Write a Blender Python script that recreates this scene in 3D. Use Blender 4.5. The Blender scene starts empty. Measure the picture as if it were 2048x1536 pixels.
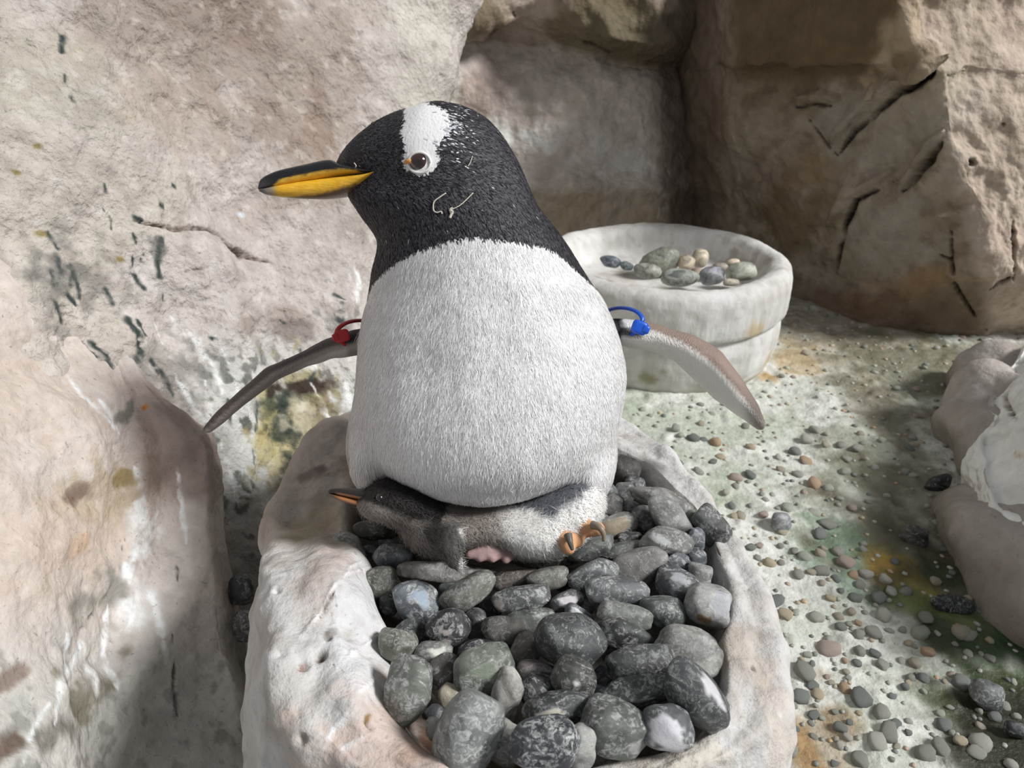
import bpy, math, random
import numpy as np
from mathutils import Vector, Matrix

# ------------------------------------------------------------------ camera, sky, sun, exposure
S = bpy.context.scene
COL = S.collection
F = 1500.0                     # focal length in pixels of the 2048 x 1536 frame
PITCH = math.radians(27.0)
HC = 0.65                      # camera height above the gravel floor
FWD = np.array([0.0, math.cos(PITCH), -math.sin(PITCH)])
UP = np.array([0.0, math.sin(PITCH), math.cos(PITCH)])
RIGHT = np.array([1.0, 0.0, 0.0])
CAM = np.array([0.0, 0.0, HC])
cd = bpy.data.cameras.new('camera')
cam = bpy.data.objects.new('camera', cd)
COL.objects.link(cam)
cd.sensor_width = 36.0
cd.lens = F / 2048 * 36.0
cd.clip_start = 0.01
cd.dof.use_dof = True
cd.dof.focus_distance = 0.60
cd.dof.aperture_fstop = 13.0
cam.location = CAM
cam.rotation_euler = (math.pi / 2 - PITCH, 0, 0)
S.camera = cam

w = bpy.data.worlds.new('sky')
S.world = w
w.use_nodes = True
bg = w.node_tree.nodes['Background']
bg.inputs[0].default_value = (0.93, 0.96, 1.0, 1)
bg.inputs[1].default_value = 0.31
sl = bpy.data.lights.new('sun', 'SUN')
sl.energy = 4.1
sl.angle = math.radians(14)
sl.color = (1.0, 0.995, 0.985)
sun = bpy.data.objects.new('sun', sl)
COL.objects.link(sun)
SUN_DIR = Vector((0.69, -0.21, 0.62)).normalized()
sun.rotation_euler = SUN_DIR.to_track_quat('Z', 'Y').to_euler()
S.view_settings.view_transform = 'Standard'
S.view_settings.look = 'None'
S.view_settings.exposure = 0.0
S.view_settings.gamma = 1.0
S.view_settings.use_curve_mapping = False

# ------------------------------------------------------------------ helpers
def P(px, py, d):
    """world point seen at pixel px,py at distance d along the optical axis"""
    px = np.asarray(px, float); py = np.asarray(py, float); d = np.asarray(d, float)
    a = (px - 1024) / F; b = (py - 768) / F
    return CAM + d[..., None] * (FWD + a[..., None] * RIGHT - b[..., None] * UP)

def PZ(px, py, z):
    """world point at height z along the ray of pixel px,py"""
    b = (py - 768) / F
    return P(px, py, (HC - z) / (math.sin(PITCH) + b * math.cos(PITCH)))

def proj(V):
    R = V - CAM
    d = R @ FWD
    return 1024 + F * (R @ RIGHT) / d, 768 - F * (R @ UP) / d, d

def lin(c):
    c = np.asarray(c, float) / 255.0
    return np.where(c <= 0.04045, c / 12.92, ((c + 0.055) / 1.055) ** 2.4)

_rng = np.random.RandomState(7)
_T = _rng.rand(64, 64, 64).astype(np.float32)
def vnoise(p):
    p = np.asarray(p, float)
    i = np.floor(p).astype(np.int64)
    f = p - i
    f = f * f * f * (f * (f * 6 - 15) + 10)
    i0 = i & 63; i1 = (i + 1) & 63
    x0, y0, z0 = i0[..., 0], i0[..., 1], i0[..., 2]
    x1, y1, z1 = i1[..., 0], i1[..., 1], i1[..., 2]
    fx, fy, fz = f[..., 0], f[..., 1], f[..., 2]
    a = _T[x0, y0, z0] * (1 - fx) + _T[x1, y0, z0] * fx
    b = _T[x0, y1, z0] * (1 - fx) + _T[x1, y1, z0] * fx
    c = _T[x0, y0, z1] * (1 - fx) + _T[x1, y0, z1] * fx
    d = _T[x0, y1, z1] * (1 - fx) + _T[x1, y1, z1] * fx
    return ((a * (1 - fy) + b * fy) * (1 - fz) + (c * (1 - fy) + d * fy) * fz) * 2 - 1

_M = np.array(Matrix.Rotation(0.7, 3, Vector((1, 2, 0.5)).normalized()))
def fbm(p, octaves=4, gain=0.5, seed=0.0):
    p = np.asarray(p, float) + seed * 17.31
    s = 0; a = 1.0; t = 0
    for k in range(octaves):
        s = s + a * vnoise(p); t += a
        p = (p @ _M) * 2.03 + 5.7; a *= gain
    return s / t * 1.4

def sstep(a, b, x):
    t = np.clip((x - a) / (b - a), 0, 1)
    return t * t * (3 - 2 * t)

def polydist(V, pts):
    """distance of V (N,3) to a polyline, and the parameter 0..1 along it"""
    pts = np.asarray(pts, float)
    best = np.full(len(V), 1e9); par = np.zeros(len(V))
    n = len(pts) - 1
    for k in range(n):
        a, b = pts[k], pts[k + 1]
        ab = b - a
        t = np.clip(((V - a) @ ab) / max(ab @ ab, 1e-12), 0, 1)
        d = np.linalg.norm(V - (a + t[:, None] * ab), axis=1)
        m = d < best
        best[m] = d[m]; par[m] = (k + t[m]) / n
    return best, par

def mesh_np(name, V, faces, smooth=True):
    """faces: (M,3) or (M,4) int array"""
    me = bpy.data.meshes.new(name)
    V = np.ascontiguousarray(V, np.float32); faces = np.ascontiguousarray(faces, np.int32)
    k = faces.shape[1]
    me.vertices.add(len(V)); me.vertices.foreach_set('co', V.ravel())
    me.loops.add(faces.size); me.loops.foreach_set('vertex_index', faces.ravel())
    me.polygons.add(len(faces))
    me.polygons.foreach_set('loop_start', np.arange(0, faces.size, k, dtype=np.int32))
    me.update(calc_edges=True)
    me.validate()
    if smooth:
        me.polygons.foreach_set('use_smooth', np.ones(len(me.polygons), bool))
    return me

def set_col(me, rgb, name='Col'):
    a = me.attributes.new(name, 'FLOAT_COLOR', 'POINT')
    c = np.ones((len(rgb), 4), np.float32); c[:, :3] = rgb
    a.data.foreach_set('color', c.ravel())

def set_val(me, v, name):
    a = me.attributes.new(name, 'FLOAT', 'POINT')
    a.data.foreach_set('value', np.ascontiguousarray(v, np.float32))

def obj(name, me, mat=None, parent=None):
    o = bpy.data.objects.new(name, me)
    COL.objects.link(o)
    if mat is not None and me is not None and not me.materials:
        me.materials.append(mat)
    if parent is not None:
        o.parent = parent
        o.matrix_parent_inverse = Matrix.Translation(-Vector(parent.location))
    return o

def tag(o, label=None, cat=None, group=None, kind=None):
    if label: o['label'] = label
    if cat: o['category'] = cat
    if group: o['group'] = group
    if kind: o['kind'] = kind
    return o

def empty(name, loc):
    o = bpy.data.objects.new(name, None)
    COL.objects.link(o); o.location = Vector(loc)
    o.empty_display_size = 0.02
    return o

def grid_faces(nu, nv, wrap_u=False):
    i = np.arange(nu if wrap_u else nu - 1); j = np.arange(nv - 1)
    I, J = np.meshgrid(i, j, indexing='ij')
    I2 = (I + 1) % nu
    return np.stack([I * nv + J, I2 * nv + J, I2 * nv + J + 1, I * nv + J + 1], -1).reshape(-1, 4)

def vert_normals(V, faces):
    a = V[faces[:, 0]]; b = V[faces[:, 1]]; c = V[faces[:, 2]]
    n = np.cross(b - a, c - a)
    if faces.shape[1] == 4:
        d = V[faces[:, 3]]
        n = np.cross(c - a, d - b)
    N = np.zeros_like(V)
    for k in range(faces.shape[1]):
        for ax in range(3):
            N[:, ax] += np.bincount(faces[:, k], n[:, ax], len(V))
    return N / np.maximum(np.linalg.norm(N, axis=1, keepdims=True), 1e-12)

def cr_matrix(n, m):
    """Catmull-Rom interpolation matrix from n control values to m samples"""
    t = np.linspace(0, n - 1, m)
    i = np.minimum(t.astype(int), n - 2); f = t - i
    W = np.zeros((m, n))
    c = [-0.5 * f + f ** 2 - 0.5 * f ** 3, 1 - 2.5 * f ** 2 + 1.5 * f ** 3,
         0.5 * f + 2 * f ** 2 - 1.5 * f ** 3, -0.5 * f ** 2 + 0.5 * f ** 3]
    for k in range(4):
        np.add.at(W, (np.arange(m), np.clip(i + k - 1, 0, n - 1)), c[k])
    return W

def net_surface(net, nu, nv):
    """net[r][c] = (px, py, depth) -> displaced grid (nu*nv,3): control rows run along u"""
    net = np.asarray(net, float)
    W3 = P(net[..., 0], net[..., 1], net[..., 2])
    A = cr_matrix(W3.shape[0], nu); B = cr_matrix(W3.shape[1], nv)
    V = np.einsum('ur,rck,vc->uvk', A, W3, B).reshape(-1, 3)
    fc = grid_faces(nu, nv)
    N = vert_normals(V, fc)
    if np.mean(np.einsum('ij,ij->i', N, CAM - V)) < 0:
        fc = fc[:, ::-1]; N = -N
    return V, fc, N

class Paint:
    """albedo painting in world space on a surface: stains, streaks and cracks follow world polylines"""
    def __init__(self, V, base):
        self.V = V
        self.c = np.tile(np.asarray(base, float), (len(V), 1))
        self.px, self.py, self.d = proj(V)
        self.pit = np.zeros(len(V))
    def mix(self, w, rgb):
        w = np.clip(w, 0, 1)[:, None]
        self.c = self.c * (1 - w) + np.asarray(rgb, float) * w
    def pt(self, x, y):
        k = np.argmin((self.px - x) ** 2 + (self.py - y) ** 2 + np.where(self.d < 0, 1e9, 0))
        return self.V[k]
    def line(self, pts, width, rgb=None, amount=1.0, depth=0.0, soft=0.15, wob=0.35, seed=0, taper=True):
        """width in metres"""
        width = width * 0.55
        Q = np.array([self.pt(*p) for p in pts])
        lo = Q.min(0) - width * 3; hi = Q.max(0) + width * 3
        m = np.where(np.all((self.V > lo) & (self.V < hi), axis=1))[0]
        if not len(m): return
        Vm = self.V[m]
        n = fbm(Vm * (0.6 / width), 2, seed=seed + 3)
        dd, t = polydist(Vm + 0.5 * width * wob * np.stack([n, -n, n], 1), Q)
        wv = width * (np.sqrt(np.clip(4 * t * (1 - t), 0.02, 1)) if taper else 1.0)
        wv = wv * (1 + wob * n)
        k = 1 - sstep(soft, 1.0, dd / np.maximum(wv, 1e-5))
        if rgb is not None:
            nf = fbm(Vm * np.array([170, 170, 60.0]), 2, seed=seed + 9)
            kk = np.clip(k * amount * np.clip(.85 + .7 * nf, .15, 1), 0, 1)[:, None]
            self.c[m] = self.c[m] * (1 - kk) + np.asarray(rgb, float) * kk
        if depth:
            self.pit[m] += k * depth
    def blob(self, x, y, rx, ry, rgb, amount=1.0, ang=0.0, noise=0.5, nscale=30.0, soft=0.3, seed=0):
        """stain of radii rx, ry metres about the surface point seen at x,y; ang turns it in the plane facing the viewer"""
        q = self.pt(x, y)
        R = self.V - q
        a = R @ RIGHT; b = R @ UP; c = R @ FWD
        ca, sa = math.cos(math.radians(ang)), math.sin(math.radians(ang))
        u = (a * ca + b * sa) / rx; v = (-a * sa + b * ca) / ry
        r = np.sqrt(u * u + v * v + (c / (2.5 * max(rx, ry))) ** 2)
        m = np.where(r < 2.2)[0]
        if not len(m): return
        n = fbm(self.V[m] * nscale, 4, seed=seed)
        k = 1 - sstep(soft, 1.0 + 0.001, r[m] + noise * n)
        kk = np.clip(k * amount, 0, 1)[:, None]
        self.c[m] = self.c[m] * (1 - kk) + np.asarray(rgb, float) * kk

# ------------------------------------------------------------------ materials
def new_mat(name):
    m = bpy.data.materials.new(name); m.use_nodes = True
    nt = m.node_tree
    return m, nt, nt.nodes['Principled BSDF'], nt.nodes, nt.links

def nd(nodes, t, **kw):
    n = nodes.new(t)
    for k, v in kw.items(): setattr(n, k, v)
    return n

def rock_material(name, grain=140.0, fine=0.0016, coarse=0.004, cscale=28.0, rough=0.85, speck=0.4, var=0.25, wetattr=False, stretch=(1, 1, 1)):
    m, nt, b, N, L = new_mat(name)
    at = nd(N, 'ShaderNodeAttribute', attribute_name='Col')
    tc = nd(N, 'ShaderNodeTexCoord')
    mp = nd(N, 'ShaderNodeMapping'); mp.inputs['Scale'].default_value = stretch
    L.new(tc.outputs['Object'], mp.inputs['Vector'])
    n1 = nd(N, 'ShaderNodeTexNoise'); n1.inputs['Scale'].default_value = grain * 0.35; n1.inputs['Detail'].default_value = 9; n1.inputs['Roughness'].default_value = 0.65
    n2 = nd(N, 'ShaderNodeTexNoise'); n2.inputs['Scale'].default_value = grain; n2.inputs['Detail'].default_value = 6; n2.inputs['Roughness'].default_value = 0.6
    n3 = nd(N, 'ShaderNodeTexNoise'); n3.inputs['Scale'].default_value = cscale; n3.inputs['Detail'].default_value = 8; n3.inputs['Roughness'].default_value = 0.6
    vo = nd(N, 'ShaderNodeTexVoronoi'); vo.inputs['Scale'].default_value = grain * 0.8; vo.inputs['Randomness'].default_value = 1.0
    for t in (n1, n2, n3, vo): L.new(mp.outputs['Vector'], t.inputs['Vector'])
    mr = nd(N, 'ShaderNodeMapRange'); mr.inputs['From Min'].default_value = 0.3; mr.inputs['From Max'].default_value = 0.7
    mr.inputs['To Min'].default_value = 1 - var; mr.inputs['To Max'].default_value = 1 + var * 0.6
    L.new(n1.outputs['Fac'], mr.inputs['Value'])
    mul = nd(N, 'ShaderNodeMix', data_type='RGBA', blend_type='MULTIPLY'); mul.inputs[0].default_value = 1
    L.new(at.outputs['Color'], mul.inputs[6]); L.new(mr.outputs['Result'], mul.inputs[7])
    # dark mineral specks
    sp = nd(N, 'ShaderNodeTexNoise'); sp.inputs['Scale'].default_value = grain * 1.3; sp.inputs['Detail'].default_value = 2
    L.new(mp.outputs['Vector'], sp.inputs['Vector'])
    sr = nd(N, 'ShaderNodeMapRange'); sr.inputs['From Min'].default_value = 0.66; sr.inputs['From Max'].default_value = 0.74
    sr.inputs['To Min'].default_value = 0; sr.inputs['To Max'].default_value = speck
    L.new(sp.outputs['Fac'], sr.inputs['Value'])
    mx = nd(N, 'ShaderNodeMix', data_type='RGBA')
    L.new(sr.outputs['Result'], mx.inputs[0]); L.new(mul.outputs[2], mx.inputs[6]); mx.inputs[7].default_value = (0.05, 0.045, 0.04, 1)
    L.new(mx.outputs[2], b.inputs['Base Color'])
    b.inputs['Roughness'].default_value = rough
    b.inputs['Specular IOR Level'].default_value = 0.3
    b1 = nd(N, 'ShaderNodeBump'); b1.inputs['Strength'].default_value = 1.0; b1.inputs['Distance'].default_value = coarse
    L.new(n3.outputs['Fac'], b1.inputs['Height'])
    b2 = nd(N, 'ShaderNodeBump'); b2.inputs['Strength'].default_value = 1.0; b2.inputs['Distance'].default_value = fine
    ad = nd(N, 'ShaderNodeMath', operation='MULTIPLY_ADD'); ad.inputs[1].default_value = 0.5
    L.new(vo.outputs['Distance'], ad.inputs[0]); L.new(n2.outputs['Fac'], ad.inputs[2])
    L.new(ad.outputs[0], b2.inputs['Height']); L.new(b1.outputs['Normal'], b2.inputs['Normal'])
    L.new(b2.outputs['Normal'], b.inputs['Normal'])
    if wetattr:
        wa = nd(N, 'ShaderNodeAttribute', attribute_name='Wet')
        r = nd(N, 'ShaderNodeMapRange'); r.inputs['To Min'].default_value = rough; r.inputs['To Max'].default_value = 0.22
        L.new(wa.outputs['Fac'], r.inputs['Value']); L.new(r.outputs['Result'], b.inputs['Roughness'])
    return m

def pebble_material(name, scale=38.0, vein=0.5, rough=0.5):
    """river stone: the object colour is the base; pale mottling and veins differ from stone to stone"""
    m, nt, b, N, L = new_mat(name)
    oi = nd(N, 'ShaderNodeObjectInfo'); tc = nd(N, 'ShaderNodeTexCoord')
    off = nd(N, 'ShaderNodeVectorMath', operation='SCALE'); off.inputs[0].default_value = (37, 91, 53)
    L.new(oi.outputs['Random'], off.inputs['Scale'])
    ad = nd(N, 'ShaderNodeVectorMath', operation='ADD')
    L.new(tc.outputs['Object'], ad.inputs[0]); L.new(off.outputs[0], ad.inputs[1])
    n1 = nd(N, 'ShaderNodeTexNoise'); n1.inputs['Scale'].default_value = scale; n1.inputs['Detail'].default_value = 7; n1.inputs['Roughness'].default_value = 0.62; n1.inputs['Distortion'].default_value = 1.2
    n2 = nd(N, 'ShaderNodeTexNoise'); n2.inputs['Scale'].default_value = scale * 5.0; n2.inputs['Detail'].default_value = 9; n2.inputs['Roughness'].default_value = 0.72; n2.inputs['Distortion'].default_value = 1.3
    n3 = nd(N, 'ShaderNodeTexNoise'); n3.inputs['Scale'].default_value = scale * 1.3; n3.inputs['Detail'].default_value = 5; n3.inputs['Distortion'].default_value = 2.0
    for t in (n1, n2, n3): L.new(ad.outputs[0], t.inputs['Vector'])
    # tone variation
    r1 = nd(N, 'ShaderNodeMapRange'); r1.inputs['From Min'].default_value = 0.32; r1.inputs['From Max'].default_value = 0.68; r1.inputs['To Min'].default_value = 0.32; r1.inputs['To Max'].default_value = 1.5
    L.new(n1.outputs['Fac'], r1.inputs['Value'])
    mu = nd(N, 'ShaderNodeMix', data_type='RGBA', blend_type='MULTIPLY'); mu.inputs[0].default_value = 1
    L.new(oi.outputs['Color'], mu.inputs[6]); L.new(r1.outputs['Result'], mu.inputs[7])
    # white scuffs (dried guano dust) in fine mottles, gated by the larger noise; amount in the object colour's alpha
    r2 = nd(N, 'ShaderNodeMapRange'); r2.inputs['From Min'].default_value = 0.46; r2.inputs['From Max'].default_value = 0.61
    L.new(n2.outputs['Fac'], r2.inputs['Value'])
    r3 = nd(N, 'ShaderNodeMapRange'); r3.inputs['From Min'].default_value = 0.43; r3.inputs['From Max'].default_value = 0.57
    L.new(n3.outputs['Fac'], r3.inputs['Value'])
    mm = nd(N, 'ShaderNodeMath', operation='MULTIPLY'); L.new(r2.outputs[0], mm.inputs[0]); L.new(r3.outputs[0], mm.inputs[1])
    m2 = nd(N, 'ShaderNodeMath', operation='MULTIPLY'); L.new(mm.outputs[0], m2.inputs[0]); L.new(oi.outputs['Alpha'], m2.inputs[1])
    mx = nd(N, 'ShaderNodeMix', data_type='RGBA'); L.new(m2.outputs[0], mx.inputs[0]); L.new(mu.outputs[2], mx.inputs[6])
    mx.inputs[7].default_value = (0.50, 0.51, 0.50, 1)
    # thin pale veins: where a distorted noise passes its middle value
    ab = nd(N, 'ShaderNodeMath', operation='SUBTRACT'); L.new(n3.outputs['Fac'], ab.inputs[0]); ab.inputs[1].default_value = 0.5
    a2 = nd(N, 'ShaderNodeMath', operation='ABSOLUTE'); L.new(ab.outputs[0], a2.inputs[0])
    r4 = nd(N, 'ShaderNodeMapRange'); r4.inputs['From Min'].default_value = 0.0; r4.inputs['From Max'].default_value = 0.02; r4.inputs['To Min'].default_value = vein; r4.inputs['To Max'].default_value = 0
    L.new(a2.outputs[0], r4.inputs['Value'])
    m3 = nd(N, 'ShaderNodeMath', operation='MULTIPLY'); L.new(r4.outputs[0], m3.inputs[0]); L.new(r2.outputs[0], m3.inputs[1])
    m4 = nd(N, 'ShaderNodeMix', data_type='RGBA'); L.new(m3.outputs[0], m4.inputs[0]); L.new(mx.outputs[2], m4.inputs[6]); m4.inputs[7].default_value = (0.55, 0.55, 0.53, 1)
    # guano patch painted on a few stones
    pa = nd(N, 'ShaderNodeAttribute', attribute_name='Patch')
    m5 = nd(N, 'ShaderNodeMix', data_type='RGBA'); L.new(pa.outputs['Fac'], m5.inputs[0]); L.new(m4.outputs[2], m5.inputs[6])
    pc = nd(N, 'ShaderNodeAttribute', attribute_name='PatchCol'); L.new(pc.outputs['Color'], m5.inputs[7])
    L.new(m5.outputs[2], b.inputs['Base Color'])
    b.inputs['Roughness'].default_value = rough
    bp = nd(N, 'ShaderNodeBump'); bp.inputs['Distance'].default_value = 0.0009; bp.inputs['Strength'].default_value = 0.8
    L.new(n2.outputs['Fac'], bp.inputs['Height']); L.new(bp.outputs['Normal'], b.inputs['Normal'])
    return m

def attr_material(name, rough=0.7, spec=0.3, bump=0.0, bscale=300.0, stretch=(1, 1, 1), var=0.0, sheen=0.0, coat=0.0, sss=0.0):
    m, nt, b, N, L = new_mat(name)
    at = nd(N, 'ShaderNodeAttribute', attribute_name='Col')
    b.inputs['Roughness'].default_value = rough
    b.inputs['Specular IOR Level'].default_value = spec
    b.inputs['Sheen Weight'].default_value = sheen
    b.inputs['Coat Weight'].default_value = coat
    b.inputs['Coat Roughness'].default_value = 0.15
    if sss:
        b.inputs['Subsurface Weight'].default_value = sss
        b.inputs['Subsurface Radius'].default_value = (0.01, 0.008, 0.006)
    src = at.outputs['Color']
    if bump or var:
        tc = nd(N, 'ShaderNodeTexCoord')
        mp = nd(N, 'ShaderNodeMapping'); mp.inputs['Scale'].default_value = stretch
        mp.inputs['Rotation'].default_value = (0.0, 0, 0)
        n = nd(N, 'ShaderNodeTexNoise'); n.inputs['Scale'].default_value = bscale; n.inputs['Detail'].default_value = 5; n.inputs['Roughness'].default_value = 0.6
        L.new(tc.outputs['Object'], mp.inputs['Vector']); L.new(mp.outputs['Vector'], n.inputs['Vector'])
        if bump:
            bp = nd(N, 'ShaderNodeBump'); bp.inputs['Distance'].default_value = bump
            L.new(n.outputs['Fac'], bp.inputs['Height']); L.new(bp.outputs['Normal'], b.inputs['Normal'])
        if var:
            r = nd(N, 'ShaderNodeMapRange'); r.inputs['From Min'].default_value = 0.3; r.inputs['From Max'].default_value = 0.7
            r.inputs['To Min'].default_value = 1 - var; r.inputs['To Max'].default_value = 1 + var
            L.new(n.outputs['Fac'], r.inputs['Value'])
            mu = nd(N, 'ShaderNodeMix', data_type='RGBA', blend_type='MULTIPLY'); mu.inputs[0].default_value = 1
            L.new(src, mu.inputs[6]); L.new(r.outputs['Result'], mu.inputs[7]); src = mu.outputs[2]
    L.new(src, b.inputs['Base Color'])
    return m

def plain_material(name, rgb, rough=0.5, spec=0.5, bump=0.0, bscale=200.0, coat=0.0):
    m, nt, b, N, L = new_mat(name)
    b.inputs['Base Color'].default_value = (*lin(rgb), 1)
    b.inputs['Roughness'].default_value = rough
    b.inputs['Specular IOR Level'].default_value = spec
    b.inputs['Coat Weight'].default_value = coat
    if bump:
        n = nd(N, 'ShaderNodeTexNoise'); n.inputs['Scale'].default_value = bscale; n.inputs['Detail'].default_value = 5
        tc = nd(N, 'ShaderNodeTexCoord'); L.new(tc.outputs['Object'], n.inputs['Vector'])
        bp = nd(N, 'ShaderNodeBump'); bp.inputs['Distance'].default_value = bump
        L.new(n.outputs['Fac'], bp.inputs['Height']); L.new(bp.outputs['Normal'], b.inputs['Normal'])
    return m
# ------------------------------------------------------------------ the setting
M_ROCK = rock_material('pink_rock', grain=170, fine=0.0032, coarse=0.007, cscale=38, speck=0.35, var=0.16)
M_BULGE = rock_material('worn_rock', grain=200, fine=0.0015, coarse=0.0028, cscale=26, speck=0.4, var=0.16)
M_ROCK_BACK = rock_material('brown_rock', grain=90, fine=0.0025, coarse=0.010, cscale=24, speck=0.2, var=0.22)
M_NEST = rock_material('nest_rock', grain=170, fine=0.0011, coarse=0.005, cscale=42, speck=0.3, var=0.12)
M_FLOOR = rock_material('gravel_cement', grain=190, fine=0.0014, coarse=0.003, cscale=60, rough=0.65, speck=0.5, var=0.2, wetattr=True)
M_GUANO = rock_material('white_rock', grain=120, fine=0.0015, coarse=0.004, cscale=45, speck=0.1, var=0.12)
M_CAST = rock_material('cast_concrete', grain=120, fine=0.0008, coarse=0.002, cscale=40, speck=0.15, var=0.10, stretch=(1, 1, 0.35))

def rock_obj(name, net, nu, nv, disp, paint, mat, parent=None, sub=None):
    V, fc, N = net_surface(net, nu, nv)
    d = disp(V)
    V = V + N * d[:, None]
    N = vert_normals(V, fc)
    p = Paint(V, (200, 190, 182))
    paint(p, V, N)
    V2 = V - N * p.pit[:, None]
    me = mesh_np(name, V2, fc)
    g = p.c.mean(1, keepdims=True)
    set_col(me, lin(g + (p.c - g) * .82))
    return obj(name, me, mat, parent)

# ---- left wall: one big rock face running back from the left
net = []
for y, dd in [(-650, (.66, .86, .99, 1.18, 1.33, 1.45)), (-250, (.62, .80, .92, 1.10, 1.25, 1.38)), (0, (.60, .77, .90, 1.08, 1.23, 1.36)),
              (200, (.59, .75, .89, 1.06, 1.21, 1.34)), (400, (.58, .73, .875, 1.04, 1.18, 1.32)),
              (600, (.56, .71, .86, 1.01, 1.14, 1.30)), (760, (.55, .69, .84, .98, 1.10, 1.26)),
              (900, (.54, .67, .82, .96, 1.08, 1.2)), (1150, (.53, .65, .80, .93, 1.02, 1.08)),
              (1400, (.52, .63, .76, .86, .92, .95))]:
    ex = np.interp(y, [-250, 0, 100, 200, 400, 600, 900, 1400], [985, 945, 908, 882, 855, 835, 815, 780])
    xs = [-450, 0, 250, 500, 720, ex]
    row = [(-1400, y, dd[0] * .84)] + [(x, y, d) for x, d in zip(xs, dd)]
    row += [(ex + 12, y, dd[-1] + .10), (ex - 5, y, dd[-1] + .3)]
    net.append(row)

def disp(V):
    px, py, d = proj(V)
    r = 0.030 * fbm(V * 3.2, 3, seed=1) + 0.012 * fbm(V * 9, 3, seed=2)
    # facet edges: broken planes in the upper middle
    r += 0.010 * np.abs(fbm(V * 6, 2, seed=9)) * sstep(900, 300, py)
    rough = sstep(-0.1, 0.5, fbm(V * 4, 2, seed=4) + 0.5 * (px > 230) * (py < 420))
    r += (0.0022 + 0.004 * rough) * fbm(V * 45, 3, seed=3)
    return r

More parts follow.
